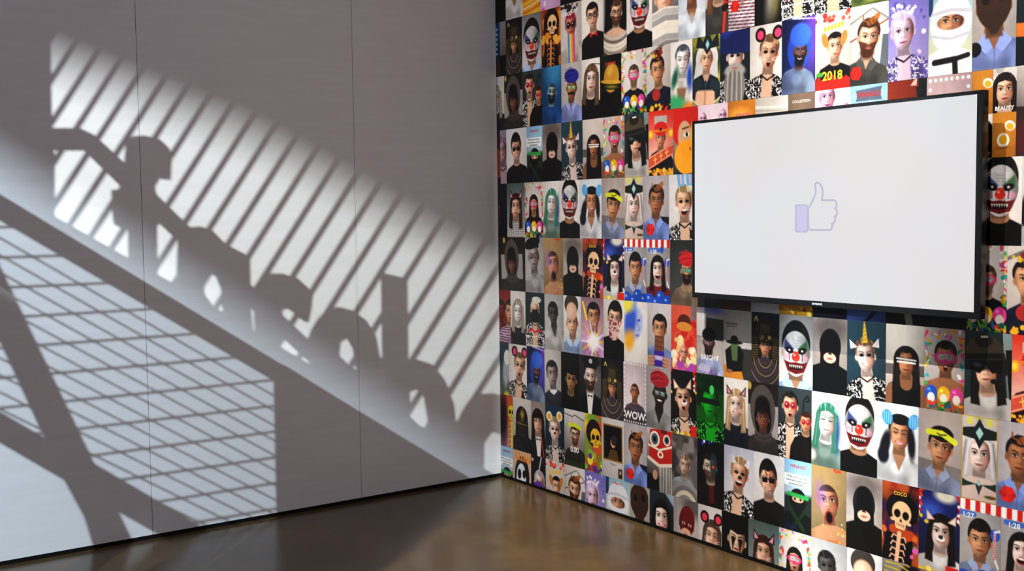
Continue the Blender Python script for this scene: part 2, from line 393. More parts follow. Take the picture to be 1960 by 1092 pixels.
        if kind == 'mask':
            m = p.mell(cx, cy-0.05*r, 0.85*r, 0.4*r)-p.mell(cx, cy-0.07*r, 0.66*r, 0.26*r)
            p.ell(cx, cy-0.07*r, 0.68*r, 0.28*r, '#b7c3c9', 0, 0.011, 0.55); p.mix(m, gc); p.ell(cx, cy+0.27*r, 0.22*r, 0.2*r, gc)
            p.line([(cx-0.82*r, cy-0.05*r), (cx-1.0*r, cy-0.15*r)], 0.1*r, gc); p.line([(cx-0.4*r, cy-0.15*r), (cx-0.2*r, cy-0.2*r)], 0.06*r, '#f4f4f2', 0.8)

# overlays -----------------------------------------------------------
def cat_ears(p, cx, cy, r, out, inn, w=0.42, h=0.62, dx=0.55):
    for q in (-1, 1):
        b = cy-0.82*r
        p.poly([(cx+q*(dx-w)*r, b), (cx+q*(dx+w*0.75)*r, b+0.1*r), (cx+q*(dx+0.25)*r, b-h*r)], out)
        p.poly([(cx+q*(dx-w*0.55)*r, b-0.02*r), (cx+q*(dx+w*0.45)*r, b+0.02*r), (cx+q*(dx+0.2)*r, b-h*0.72*r)], inn)
def round_ears(p, cx, cy, r, out, inn, q0=0.62, rr=0.4):
    for q in (-1, 1):
        p.ell(cx+q*q0*r, cy-1.05*r+(-0.12*r if q > 0 else 0), rr*r, rr*1.05*r, out); p.ell(cx+q*q0*r, cy-1.03*r+(-0.12*r if q > 0 else 0), rr*0.62*r, rr*0.66*r, inn)
def whiskers(p, cx, cy, r, c='#f1efe9'):
    for q in (-1, 1):
        for k in (-1, 0, 1): p.line([(cx+q*0.3*r, cy+(0.4+0.05*k)*r), (cx+q*0.72*r, cy+(0.36+0.16*k)*r)], 0.025*r, c, 0.9)
def snout(p, cx, cy, r):
    p.ell(cx, cy+0.34*r, 0.26*r, 0.2*r, '#f3efe9'); p.ell(cx, cy+0.25*r, 0.15*r, 0.12*r, '#0d0b0b'); p.ell(cx-0.04*r, cy+0.21*r, 0.04*r, 0.03*r, '#8d8a88')
def lanterns(p, y=0.06, n=7):
    for q in (-1, 1):
        x = q*0.40*p.a
        p.ell(x, y+0.015, 0.055, 0.05, '#d8241c'); p.line([(x, y-0.02), (x, y+0.05)], 0.014, '#f0705a')
        for k in range(n): p.ell(x+0.012*math.sin(k*2.1), y+0.075+k*0.03, 0.02, 0.018, ['#d5201c', '#e84a38', '#f6e9e2'][k % 3])
        p.dots(3, 5, ['#f2c22a', '#f7efe5'], 0.018, (x-0.03, y+0.28, x+0.03, y+0.32))
def popcorn(p, y0, seed=4, cols=('#e8b722', '#c98a12', '#f6dc6a', '#8d5a0c')):
    p.rect(-1, y0+0.03, 1, 1.2, cols[1]); p.dots(60, seed, list(cols), 0.03, (-p.a/2, y0, p.a/2, 1.0))
def reef(p, seed=1, lower=True):
    R = ['#d8366a', '#ea9420', '#3f9a4a', '#2a9a98', '#c84898', '#e6c42c', '#d8452c', '#f0e6dc']
    h = p.a/2
    p.dots(16, seed, R, 0.034, (-h, 0.0, h, 0.11), 1.0, (0.25, 0.6)); p.dots(20, seed+1, R, 0.036, (-h, 0.1, -h+0.07, 0.7), 1.0, (0.25, 0.7)); p.dots(20, seed+2, R, 0.036, (h-0.07, 0.1, h, 0.7), 1.0, (0.25, 0.7))
    if lower:
        for k, c in enumerate(('#2856b8', '#efb41e', '#e0418e')):      # plain blue, yellow and pink balls
            x = (k-1)*0.17; p.ell(x, 0.80, 0.085, 0.10, c); p.ell(x, 0.85, 0.05, 0.06, '#f3ead8'); p.ell(x-0.03, 0.755, 0.025, 0.02, np.clip(hx(c)*1.4+0.1, 0, 1))
        p.dots(34, seed+3, ['#3b8c34', '#6cb23c', '#1f6a4a', '#e0452f', '#f0a21e', '#235f9c'], 0.045, (-h, 0.90, h, 1.0), 1.0, (0.25, 0.6))
def lizard(p, cx, cy, r):
    c, y = '#8c5429', cy-1.12*r
    p.ell(cx+0.1*r, y, 0.5*r, 0.24*r, c, -0.5); p.ell(cx+0.42*r, y-0.28*r, 0.22*r, 0.17*r, '#a4682f', -0.4); p.line([(cx-0.3*r, y+0.1*r), (cx-0.62*r, y-0.02*r), (cx-0.66*r, y-0.3*r)], 0.1*r, c)
    for q in (-0.2, 0.15, 0.4): p.line([(cx+q*r, y), (cx+(q+0.2)*r, y+0.32*r)], 0.08*r, '#5f3517')
def flower(p, x, y, s=0.07, c='#d8291d'):
    for k in range(6): p.ell(x+s*0.6*math.cos(k*1.05), y+s*0.6*math.sin(k*1.05), s*0.55, s*0.5, np.clip(hx(c)*(0.85+0.1*(k % 3)), 0, 1))
def turban(p, cx, cy, r, c):
    C = hx(c); p.ell(cx, cy-0.85*r, 0.98*r, 0.62*r, C)
    for k in range(5): p.line([(cx-0.95*r, cy-(0.45+0.22*k)*r), (cx-0.1*r, cy-(0.72+0.22*k)*r), (cx+0.92*r, cy-(0.95-0.05*k)*r)], 0.06*r, C*(0.6 if k % 2 else 1.3), 0.8)
def clown(p, cx, cy, r):
    m = np.maximum(p.mell(cx, cy, 0.78*r, 0.92*r), p.mell(cx, cy+0.3*r, 0.66*r, 0.8*r))
    p.mix(m, '#d2cdcb'); p.mul(m*np.clip(((p.X-cx)/(0.8*r)), 0, 0.7), 0.6); p.mul(m*np.clip((np.abs(p.X-cx)/(0.75*r)-0.6)*2, 0, 0.7), 0.6); p.mul(m*np.clip((p.noise(20, 8)-0.4)*2, 0, 0.5), 0.85)
    for q, c in ((-1, '#2c3870'), (1, '#2f5c3a')):
        p.poly([(cx+q*0.08*r, cy-0.12*r), (cx+q*0.62*r, cy-0.55*r), (cx+q*0.66*r, cy-0.08*r), (cx+q*0.3*r, cy+0.08*r)], c, 0.02, 0.85)
        p.ell(cx+q*0.36*r, cy-0.05*r, 0.24*r, 0.14*r, '#171014', -q*0.3); p.ell(cx+q*0.36*r, cy-0.05*r, 0.06*r, 0.05*r, '#c8c0c0'); p.line([(cx+q*0.38*r, cy), (cx+q*0.36*r, cy+0.38*r)], 0.05*r, '#241a20')
        p.ell(cx+q*0.52*r, cy+0.25*r, 0.17*r, 0.12*r, '#d98aa0', 0, 0.03, 0.6)
    for k in (-1, 0, 1): p.line([(cx-0.2*r, cy-0.42*r+0.12*k*r), (cx, cy-0.36*r+0.12*k*r), (cx+0.2*r, cy-0.42*r+0.12*k*r)], 0.025*r, '#8e8a8c', 0.7)
    p.poly([(cx-0.66*r, cy+0.42*r), (cx-0.3*r, cy+0.5*r), (cx, cy+0.46*r), (cx+0.3*r, cy+0.5*r), (cx+0.66*r, cy+0.42*r), (cx+0.46*r, cy+0.88*r), (cx, cy+1.0*r), (cx-0.46*r, cy+0.88*r)], '#6d1418')
    p.poly([(cx-0.44*r, cy+0.58*r), (cx+0.44*r, cy+0.58*r), (cx+0.3*r, cy+0.8*r), (cx-0.3*r, cy+0.8*r)], '#1c0709')
    for k in range(7): p.poly([(cx+(k-3)*0.11*r-0.05*r, cy+0.6*r), (cx+(k-3)*0.11*r+0.05*r, cy+0.6*r), (cx+(k-3)*0.11*r, cy+0.74*r)], '#d9d0c0')
    p.ell(cx, cy+0.24*r, 0.23*r, 0.2*r, '#e23a26'); p.poly([(cx-0.1*r, cy-0.02*r), (cx+0.1*r, cy-0.02*r), (cx+0.24*r, cy+0.28*r), (cx-0.24*r, cy+0.28*r)], '#dc3522'); p.ell(cx-0.07*r, cy+0.15*r, 0.06*r, 0.05*r, '#f79a86')
def skull(p, cx, cy, r, c='#e6b27a'):
    p.ell(cx, cy-0.15*r, 0.75*r, 0.78*r, c); p.poly([(cx-0.5*r, cy+0.3*r), (cx+0.5*r, cy+0.3*r), (cx+0.36*r, cy+0.95*r), (cx-0.36*r, cy+0.95*r)], c)
    for q in (-1, 1): p.ell(cx+q*0.33*r, cy-0.05*r, 0.25*r, 0.28*r, '#120c10'); p.ell(cx+q*0.62*r, cy+0.42*r, 0.2*r, 0.12*r, c)
    p.poly([(cx, cy+0.22*r), (cx-0.12*r, cy+0.45*r), (cx+0.12*r, cy+0.45*r)], '#20100c')
    for k in range(5): p.line([(cx+(k-2)*0.13*r, cy+0.58*r), (cx+(k-2)*0.13*r, cy+0.76*r)], 0.03*r, '#3a1f14')
def ribs(p, cx, y0, y1, c):
    p.line([(cx, y0), (cx, y1)], 0.05, c)
    for k in range(5):
        y = y0+0.04+(y1-y0)*k/5.5
        for q in (-1, 1): p.line([(cx, y), (cx+q*0.07, y-0.012), (cx+q*0.09, y+0.03)], 0.016, c)
def marquee(p):
    for k in range(9):
        x = -p.a/2+p.a*(k+0.5)/8; c = '#cf1f1f' if k % 2 else '#efe9e2'
        p.rect(x-p.a/16, -0.1, x+p.a/16, 0.10, c); p.ell(x, 0.10, p.a/16, 0.028, c)
def balloons(p):
    for x, y, q in ((-0.2, 0.95, 0.10), (0.05, 0.9, 0.10), (0.2, 0.97, 0.11), (-0.05, 1.0, 0.1)): p.ell(x, y, q, q, '#2251b8'); p.ell(x-0.03, y-0.03, 0.025, 0.02, '#8fb2ee', 0, 0.02)
    p.ell(p.a/2-0.07, 0.36, 0.06, 0.07, '#2b5cc4')
    pts = [(p.a/2-0.02, 0.30), (p.a/2-0.075, 0.32), (p.a/2-0.08, 0.62), (p.a/2-0.03, 0.74)]; p.line(pts, 0.026, '#f0e6e2')
    for k in range(12): p.ell(p.a/2-0.078, 0.34+k*0.027, 0.013, 0.008, '#c8242a', 0.5)
# ------------------------------------------------------------------ the pictures on the mural
DES = {}
def D(name, label, text=()):
    def w(fn): DES[name] = (fn, label, text); return fn
    return w
def wallbg(p, c0='#cfc6bf', c1='#b8ada6'):
    p.bg(c0, c1); p.mul(np.clip((p.X+p.a*0.1)*1.2, 0, 0.3), 0.75)
@D('blue_poster', 'narrow print of a blue poster with pale upright lettering against the white wall')
def _(p):
    p.bg('#1c4a78', '#0d2238')
    for k in range(6): p.rect(0.08, 0.1+k*0.09, 0.2, 0.15+k*0.09, '#7cc0e6')
    p.rect(-0.3, 0.7, 0.3, 1.1, '#4a2c18')
@D('grey_sliver', 'narrow print of a grey room with a dark chair')
def _(p): p.bg('#9a9290', '#4a4442'); p.rect(-0.1, 0.62, 0.3, 1.1, '#141214')
@D('white_top', 'print of a person in a white draped top, head above the edge')
def _(p): p.bg('#6f6864', '#7e7470'); person(p, 0.0, 0.3, 0.2, 'm', 'short', cl='#e9e4de', ck='v')
@D('festive_orange', 'print of orange and red festive scribbles')
def _(p):
    p.bg('#e2631c', '#efae22')
    for k in range(14): p.line([(-0.3, 0.15+k*0.06), (0.0, 0.08+k*0.065), (0.3, 0.12+k*0.058)], 0.018, ['#d22c16', '#f6d24a', '#f2efe0'][k % 3], 0.8)
@D('festive_purple', 'print of a pink and purple festive street with small figures')
def _(p):
    p.bg('#9f6ac0', '#e7b9de'); p.dots(24, 8, ['#5d2f8c', '#f2d9ee', '#d95cae', '#f0a24a'], 0.05)
@D('black_tile', 'print that is almost wholly black')
def _(p): p.bg('#131112', '#0b0a0b')
@D('pharaoh', 'print of a person in a striped golden headdress and broad collar on dark blue')
def _(p):
    p.bg('#141428', '#15110e'); a = '#8a733c'
    p.ell(0, 0.35, 0.22, 0.3, '#2a2218')
    for k in range(9):
        for q in (-1, 1): p.line([(q*0.14, 0.36+k*0.035), (q*0.25, 0.37+k*0.035)], 0.014, '#6e5c36')
    p.rect(-0.09, 0.16, 0.09, 0.34, '#4b4128'); p.line([(-0.2, 0.12), (-0.17, 0.06), (-0.14, 0.12)], 0.02, '#b8a250')
    person(p, 0, 0.48, 0.125, 'm', 'none', cl='#3b3028', ck='none')
    p.ell(0, 0.36, 0.13, 0.075, '#3f382a'); p.dots(16, 4, ['#a08a48', '#c9b468', '#5f5230'], 0.02, (-0.11, 0.32, 0.11, 0.4))
    p.poly([(-0.32, 1.1), (-0.28, 0.72), (0, 0.62), (0.28, 0.72), (0.32, 1.1)], '#3c3a4c')
    for k in range(6):
        m = p.mell(0, 0.62, 0.09+k*0.045, 0.11+k*0.06)-p.mell(0, 0.62, 0.075+k*0.045, 0.09+k*0.06); p.mix(m*(p.Y > 0.66), '#9a8048' if k % 2 else '#5d4a2c')
@D('clown_blue', 'print of a grinning clown face with a blue collar at the neck')
def _(p):
    p.bg('#8d8a89', '#dcdad8'); person(p, 0, 0.5, 0.3, 'm', 'quiff', '#120e0e', '#8fa4cf', 'shirt'); clown(p, 0, 0.5, 0.31)
@D('clown_dark', 'print of a grinning clown face above a black jumper on a cream wall')
def _(p):
    p.bg('#e6dfd6', '#d8cfc4'); person(p, 0.0, 0.37, 0.23, 'm', 'quiff', '#120e0e', '#0d0d0e', 'tee'); clown(p, 0, 0.38, 0.25)
@D('skeleton_orange', 'print of a skeleton figure wrapped in orange marigolds')
def _(p):
    p.bg('#b4561c', '#2a120c'); p.blur_bg(['#e08a2c', '#7a2d10'], 7, 3)
    p.ell(0, 0.3, 0.2, 0.26, '#20100c'); skull(p, 0.02, 0.3, 0.16)
    p.poly([(-0.2, 1.1), (-0.16, 0.55), (0.16, 0.55), (0.24, 1.1)], '#181012'); p.dots(14, 4, ['#ea8a1e', '#f2a83a'], 0.05, (-0.25, 0.47, 0.25, 0.56)); ribs(p, 0, 0.56, 1.0, '#e08a4a')
@D('coco_skeleton', 'print of a skeleton with bare ribs on a dark red and purple night', [('COCO', 0.5, 0.13, 0.05, '#f2b22c')])
def _(p):
    p.bg('#3a1620', '#120c18'); p.blur_bg(['#a8321c', '#2b1a58', '#c05a22'], 8, 13)
    p.ell(0, 0.36, 0.2, 0.18, '#0e0a0e'); skull(p, 0.0, 0.42, 0.16, '#e8b98a')
    p.poly([(-0.2, 1.1), (-0.17, 0.64), (0.17, 0.64), (0.2, 1.1)], '#0e0b12'); p.dots(12, 6, ['#b8481c', '#d86a24'], 0.045, (-0.24, 0.58, 0.24, 0.64)); ribs(p, 0, 0.62, 1.02, '#eab08a')
    p.line([(-0.22, 0.68), (-0.25, 1.0)], 0.04, '#e8a27c'); p.dots(5, 8, ['#e05aa8', '#4aa862'], 0.03, (0.16, 0.65, 0.26, 0.85))
@D('good_day', 'print of a person with round goggles and a rainbow running from the mouth', [('GOOD', 0.32, 0.17, 0.07, '#f4f0ec'), ('DAY', 0.68, 0.14, 0.07, '#f4f0ec')])
def _(p):
    wallbg(p, '#d2c8c0', '#c2b8b2'); p.dots(20, 3, ['#2b2424'], 0.03, (-0.22, 0.10, 0.22, 0.2)); person(p, 0, 0.4, 0.16, '#c87a6c', 'short', '#8a2a38', '#c9bdb4', 'tee', gl=('round', '#3a2024'), lips='#b8382c')
    for k, c in enumerate(('#4a7fd0', '#e8d23a', '#e0882c', '#c84a9a')): p.rect(-0.08+k*0.04, 0.52, -0.04+k*0.04, 1.1, c)
@D('bow_tie', 'print of a man in glasses and a red bow tie on a pale wall')
def _(p): p.bg('#e8dfd4', '#d9cdc2'); person(p, 0.02, 0.34, 0.17, 'l', 'short', '#120f0f', '#171516', 'tee', gl=('rim', '#2a2422')); p.poly([(-0.06, 0.56), (-0.06, 0.64), (0.1, 0.56), (0.1, 0.64)], '#d02420')
@D('astronaut', 'print of a bearded man in glasses inside a metal space helmet')
def _(p):
    p.bg('#2b2a2c', '#4a4644'); p.ell(0, 0.36, 0.27, 0.4, '#0d0c0e'); person(p, 0.02, 0.38, 0.15, 'l', 'short', '#4a3020', '#141315', 'none', beard='#4d3524', gl=('rim', '#33281f')); p.ell(-0.28, 0.4, 0.06, 0.42, '#7e7a78')
    for k in range(6): p.mix((p.mell(0, 0.52+k*0.05, 0.32, 0.22)-p.mell(0, 0.48+k*0.05, 0.32, 0.22))*(p.Y > 0.6), ['#b8b2aa', '#6f6a66', '#d8cfbe', '#d6ccb8', '#8b857e', '#3f3c3c'][k])
    p.rect(-0.3, 0.95, 0.3, 1.1, '#4c4847')
@D('helmet_cream', 'print of a face looking over the cream collar of a huge space helmet')
def _(p):
    p.bg('#8a8684', '#5a5655'); person(p, 0.0, 0.32, 0.24, 'l', 'tied', '#2a211e', '#555', 'none')
    p.poly([(-0.3, 0.5), (0, 0.44), (0.3, 0.5), (0.3, 1.1), (-0.3, 1.1)], '#d9d0c0')
    for k, c in enumerate(('#b5b0ac', '#9a9694', '#e6dcc8', '#e8e0ce', '#a8a4a2', '#8e8a89')): p.line([(-0.3, 0.56+k*0.085), (0, 0.51+k*0.085), (0.3, 0.56+k*0.085)], 0.075, c)
@D('misty_v', 'print of a person with a pale v neck top in bluish mist')
def _(p): p.bg('#9fb2c6', '#dcdce0'); person(p, 0, 0.3, 0.19, 't', 'short', '#6f7f94', '#cfd6de', 'v'); p.mix(np.clip((p.noise(6, 4)-0.5)*3, 0, 0.7), '#cfe0ee')
@D('tassel', 'print of a long haired woman with red lips and a red tassel')
def _(p):
    p.bg('#d9cfc6', '#a2988f'); person(p, 0.02, 0.33, 0.18, 'l', 'long', '#6a4632', '#4a4746', 'tee', lips='#c8202c'); p.line([(0.15, 0.5), (0.12, 1.0)], 0.04, '#d8341e'); p.dots(6, 3, ['#1c1718', '#c02620'], 0.04, (0.08, 0.5, 0.22, 0.66))
@D('striped_shirt', 'print of a bearded man in a red checked shirt with a red flower')
def _(p): p.bg('#8a6a48', '#c9b296'); person(p, 0.02, 0.3, 0.18, 'm', 'short', '#241812', '#e9dfe0', 'stripe', beard='#3a281e'); flower(p, -0.1, 0.66)
@D('dark_blur', 'print of a dark blurred room with a pale streak of hair')
def _(p): p.bg('#15161a', '#0c0c0e'); p.ell(0.05, 0.62, 0.08, 0.3, '#b8b2a0', 0.2, 0.1, 0.8); p.ell(0.12, 0.75, 0.06, 0.2, '#a8a05a', 0.2, 0.08, 0.6); p.ell(-0.08, 0.5, 0.05, 0.05, '#e8e4c8')
@D('red_script', 'print of a person with cloth over the mouth, red script and a framed inset')
def _(p):
    p.bg('#2c4048', '#1a2226'); p.mul(np.clip(0.3-p.X, 0, 0.3), 0.8); person(p, 0.0, 0.33, 0.16, 'l', 'tied', '#c9b8a4', '#111', 'floral', eyes='d'); p.ell(0.05, 0.13, 0.14, 0.06, '#d6cdc0'); p.ell(0, 0.43, 0.13, 0.12, '#241f1e')
    p.line([(-0.2, 0.72), (-0.1, 0.68), (0, 0.73), (0.1, 0.67), (0.2, 0.71)], 0.035, '#d2202a')
    m = p.mpoly([(-0.27, 0.8), (0.27, 0.8), (0.27, 0.985), (-0.27, 0.985)])-p.mpoly([(-0.25, 0.815), (0.25, 0.815), (0.25, 0.97), (-0.25, 0.97)]); p.mix(m, '#efe9e4')
@D('floral_plain', 'print of a woman in a black and white floral dress, face above the edge')
def _(p): p.bg('#c8beb6', '#b0a69e'); person(p, 0.0, 0.36, 0.18, 'l', 'tied', '#a8845a', '#101010', 'floral')
@D('olive', 'print of an olive green leafy blur')
def _(p): p.bg('#5a6a30', '#3f4a22'); p.blur_bg(['#8a9448', '#2a3418'], 6, 5)
@D('white_sketch', 'print of a pale overexposed woman with long straight hair')
def _(p): p.bg('#ded9d2', '#c9c2bb'); person(p, 0, 0.38, 0.2, 'w', 'long', '#8f8576', '#2a2a30', 'tee', eyes='c', lips='#cbb9b4')
@D('hood', 'print of a face in shadow under a deep grey hood with a wound scarf')
def _(p):
    p.bg('#2a221e', '#3a302a'); p.rect(-0.3, 0.35, 0.3, 0.75, '#b9b2ae', 0.8); p.ell(-0.2, 0.12, 0.03, 0.05, '#b89a48')
    p.ell(0, 0.44, 0.19, 0.32, '#5b544f'); p.ell(0, 0.5, 0.135, 0.25, '#14100f'); person(p, 0, 0.52, 0.13, '#8a5a44', 'none', cl='#423d3a', ck='scarf', seed=9)
    p.ell(0, 0.35, 0.12, 0.12, '#191413', 0, 0.03, 0.8); p.mix(p.mell(0, 0.40, 0.2, 0.3)-p.mell(0, 0.47, 0.145, 0.29), '#57504b')
    p.mul(np.clip((p.Y-0.7)*2, 0, 0.4), 0.6)
@D('red_goggle_pair', 'print of two people in round red goggles, one in a floral dress')
def _(p):
    p.bg('#3c4648', '#232829'); p.line([(0.12, 0.4), (0.14, 0.2), (0.2, 0.15), (0.22, 0.2), (0.18, 0.22)], 0.02, '#15191a')
    person(p, -0.07, 0.3, 0.15, 'l', 'tied', '#1d1815', '#0d0d0d', 'floral', 'o', gl=('round', '#c0303a'))
    person(p, 0.17, 0.47, 0.11, 'm', 'short', '#3a1c12', '#141010', 'tee', gl=('round', '#c82e34'))
@D('blue_beard', 'print of a blue tinted bearded man standing in deep water')
def _(p):
    p.bg('#1c5a86', '#123a66'); p.ell(0, 0.1, 0.2, 0.25, '#4a94b8', 0, 0.2, 0.6); person(p, 0, 0.46, 0.15, '#8fa6ac', 'buzz', '#1c2c36', '#1c5490', 'tee', beard='#10191f', eyes='d')
@D('turban_purple', 'print of a man in a blue turban and mirrored sunglasses on a grey wall')
def _(p): wallbg(p, '#c6bdb6', '#a8a09a'); person(p, 0.0, 0.45, 0.16, 't', 'none', '#20140e', '#8791c4', 'shirt', beard=None, gl=('sun', '#7c9c68')); p.line([(-0.07, 0.53), (0, 0.515), (0.07, 0.53)], 0.03, '#1a100c'); turban(p, -0.01, 0.42, 0.17, '#2b2a86')
@D('long_hair', 'print of a woman with long brown hair in a black top')
def _(p): p.bg('#e9e1d8', '#d8cec4'); person(p, 0, 0.37, 0.19, 'p', 'long', '#5b4636', '#100f10', 'tee', lips='#b0444c'); p.line([(0.0, 0.14), (0.18, 0.15)], 0.012, '#3a2420')
@D('yellow_helmet', 'print of a yellow sun helmet floating in a dark green jungle', [('JUMANJI', 0.5, 0.14, 0.055, '#c83a20')])
def _(p):
    p.bg('#0d130c', '#070707'); p.blur_bg(['#1c2a14'], 7, 6); p.ell(0.0, 0.40, 0.16, 0.2, '#c08a2a'); p.rect(-0.3, 0.46, 0.3, 0.56, '#0a0d08'); p.ell(0, 0.455, 0.23, 0.03, '#d09a34'); p.ell(0.02, 0.52, 0.13, 0.025, '#7c7a22', 0, 0.03); p.ell(-0.04, 0.3, 0.05, 0.08, '#e2b458', 0.3, 0.06, 0.7)
@D('reef_man', 'print of a bearded man in a pink diving mask framed by a bright paper reef')
def _(p): p.bg('#d8cfc8', '#c9c0ba'); person(p, 0.0, 0.40, 0.15, 'l', 'short', '#4a3a30', '#1b1d2c', 'tee', beard='#6a5648', gl=('mask', '#e23a78')); reef(p, 1)
@D('reef_woman', 'print of a long haired woman in a pink diving mask framed by reef')
def _(p): p.bg('#cfc6c0', '#c2b8b2'); person(p, 0.0, 0.40, 0.15, 'm', 'long', '#1c1413', '#2a1c1c', 'tee', 'o', gl=('mask', '#e0346e')); reef(p, 4)
@D('reef_pink', 'print of a shouting man in a pink diving mask framed by reef')
def _(p): p.bg('#b5aca8', '#a39a96'); person(p, 0.02, 0.36, 0.18, 't', 'short', '#17110f', '#8a4a38', 'none', 'o', gl=('mask', '#d93a84')); reef(p, 7)
@D('bun_jewel', 'print of a woman with a hair bun and red jewellery')
def _(p):
    p.bg('#c9c0b8', '#a89e96'); p.line([(-0.25, 0.2), (0.25, 0.05)], 0.04, '#6f6862'); person(p, 0.0, 0.4, 0.17, 'm', 'bun', '#15100f', '#1a1f38', 'tee', look=0.5); p.dots(9, 2, ['#8a2420', '#5f1a1c', '#c8a03a'], 0.03, (-0.12, 0.13, 0.1, 0.24))
    p.ell(-0.06, 0.72, 0.08, 0.08, '#a8322a'); p.dots(12, 3, ['#d0382c', '#e8b02c'], 0.022, (-0.2, 0.85, 0.25, 0.95)); p.poly([(-0.22, 0.9), (-0.17, 0.84), (-0.12, 0.9), (-0.17, 0.96)], '#e8a424')
@D('green_splash', 'print of a white overexposed face over splashes of green and blue paint')
def _(p):
    p.bg('#e2dad4', '#ded6cc'); person(p, 0.02, 0.33, 0.17, '#ece8e2', 'tied', '#4a4e58', '#e4dcd2', 'tee', eyes='c', lips='#b8b0ac'); p.ell(-0.12, 0.55, 0.05, 0.14, '#1f5a4a', 0.3, 0.05); p.ell(0.15, 0.55, 0.05, 0.16, '#2a48a0', 0, 0.05); p.poly([(-0.08, 0.68), (0.1, 0.68), (0.06, 0.85), (-0.06, 0.85)], '#8a6a50', 0.03)
    p.ell(-0.1, 0.92, 0.2, 0.14, '#3fa268', 0.2, 0.08); p.ell(0.15, 0.95, 0.12, 0.08, '#e0802c', 0, 0.06)
@D('elf_armour', 'print of a woman in a winged dark crown and silver armour inside a gold rim')
def _(p):
    p.bg('#8a8a34', '#3a4030'); p.blur_bg(['#b8a83c', '#2c3a2c'], 6, 9); p.ell(0, 0.36, 0.19, 0.2, '#d0cbc4'); p.poly([(-0.17, 0.3), (0.17, 0.3), (0.22, 0.66), (-0.22, 0.66)], '#c2bdb8', 0.02)
    person(p, 0, 0.37, 0.14, 'l', 'none', cl='#1c2830', ck='v')
    p.poly([(-0.2, 0.22), (-0.17, 0.04), (-0.08, 0.16), (0, 0.02), (0.08, 0.16), (0.17, 0.04), (0.2, 0.22), (0.06, 0.24), (0, 0.32), (-0.06, 0.24)], '#20282e'); p.poly([(0, 0.13), (0.035, 0.19), (0, 0.25), (-0.035, 0.19)], '#8cc0c4')
    p.poly([(-0.16, 0.75), (0.16, 0.75), (0.2, 1.1), (-0.2, 1.1)], '#dba98a', 0.03); p.line([(0, 0.78), (0, 1)], 0.02, '#9a6248', 0.8, 0.03)
    for q in (-1, 1): p.poly([(q*0.28, 0.68), (q*0.1, 0.6), (q*0.05, 0.7), (q*0.2, 0.8)], '#26343c'); p.poly([(q*0.26, 0.82), (q*0.04, 0.98), (q*0.2, 1.05)], '#8f8468'); p.line([(q*0.26, 0.84), (q*0.08, 0.95)], 0.016, '#d8c890')
    p.poly([(0, 0.62), (0.04, 0.67), (0, 0.74), (-0.04, 0.67)], '#2c3c48')
@D('wizard', 'print of a person with a long grey beard under a wide blue pointed hat')
def _(p):
    p.bg('#1c2836', '#141a20'); person(p, 0.0, 0.4, 0.17, 'p', 'none', '#6a625a', '#0f0f10', 'floral', eyes='d'); p.ell(0, 0.76, 0.17, 0.27, '#7f7973', 0, 0.03); p.ell(-0.08, 0.54, 0.1, 0.05, '#9a948e', -0.5, 0.03); p.ell(0.08, 0.54, 0.1, 0.05, '#9a948e', 0.5, 0.03)
    for k in range(7): p.line([((k-3)*0.035, 0.58), ((k-3)*0.04, 0.96)], 0.014, '#5d5853' if k % 2 else '#b5b0aa', 0.8)
    p.ell(0, 0.535, 0.05, 0.014, '#a86a62'); p.ell(0, 0.27, 0.17, 0.1, '#121c4a'); p.ell(0, 0.32, 0.3, 0.045, '#16235c'); p.poly([(-0.3, 0.3), (-0.26, 0.0), (0.1, -0.1), (0.2, 0.1), (0.32, 0.32), (0.1, 0.3), (-0.12, 0.3)], '#15225a'); p.ell(-0.12, 0.08, 0.12, 0.06, '#2c48a8', -0.4, 0.08, 0.8)
@D('heart_ears', 'print of a woman in a floral dress with black ears holding pink hearts')
def _(p): p.bg('#e0d8d0', '#d2c8c0'); person(p, 0.04, 0.42, 0.18, 'l', 'tied', '#6b5138', '#101010', 'floral', 'o', eyes='d'); round_ears(p, 0.02, 0.4, 0.18, '#1a1012', '#e2466e', 0.72, 0.44); whiskers(p, 0.04, 0.42, 0.18)
@D('blue_hood', 'print of a bearded man in a blue hood lit violet', ())
def _(p):
    p.bg('#141c48', '#223a66'); [p.line([(-0.2+k*0.07, 0.07), (-0.15+k*0.07, 0.065)], 0.022, '#b8c8e6') for k in range(6)]; p.ell(0.2, 0.3, 0.2, 0.4, '#7a48b8', 0, 0.2, 0.7); p.ell(0, 0.42, 0.18, 0.26, '#2c50a8'); person(p, 0.02, 0.46, 0.14, '#7a5450', 'none', '#111', '#7e8ca2', 'tee', 's', beard='#17151c'); p.ell(0, 0.26, 0.16, 0.14, '#3c66c4', 0, 0.03); p.mul(np.clip(0.1-p.X, 0, 0.35), [0.4, 0.5, 1.0])
@D('new_year_dog', 'print of a woman with brown puppy ears above red waves and a yellow date', [('2018', 0.5, 0.83, 0.13, '#f0c62c')])
def _(p):
    p.bg('#cfc5bc', '#b0a69c'); p.dots(16, 2, ['#c8342c', '#e05a4a'], 0.032, (-0.28, 0.02, 0.28, 0.12)); person(p, 0.04, 0.46, 0.16, 'l', 'tied', '#171110', '#141216', 'tee', look=0.4)
    for q in (-1, 1): p.ell(0.03+q*0.15, 0.36, 0.05, 0.1, '#b5793a', q*0.3)
    for k in range(6): p.rect(-0.14+k*0.055, 0.19-k*0.008, -0.1+k*0.055, 0.25-k*0.008, '#e8b824')
    p.ell(-0.2, 0.8, 0.06, 0.03, '#4a9a3a'); p.rect(-0.3, 0.87, 0.3, 1.1, '#d6281c'); p.dots(8, 3, ['#d6281c'], 0.05, (-0.3, 0.86, 0.3, 0.88))
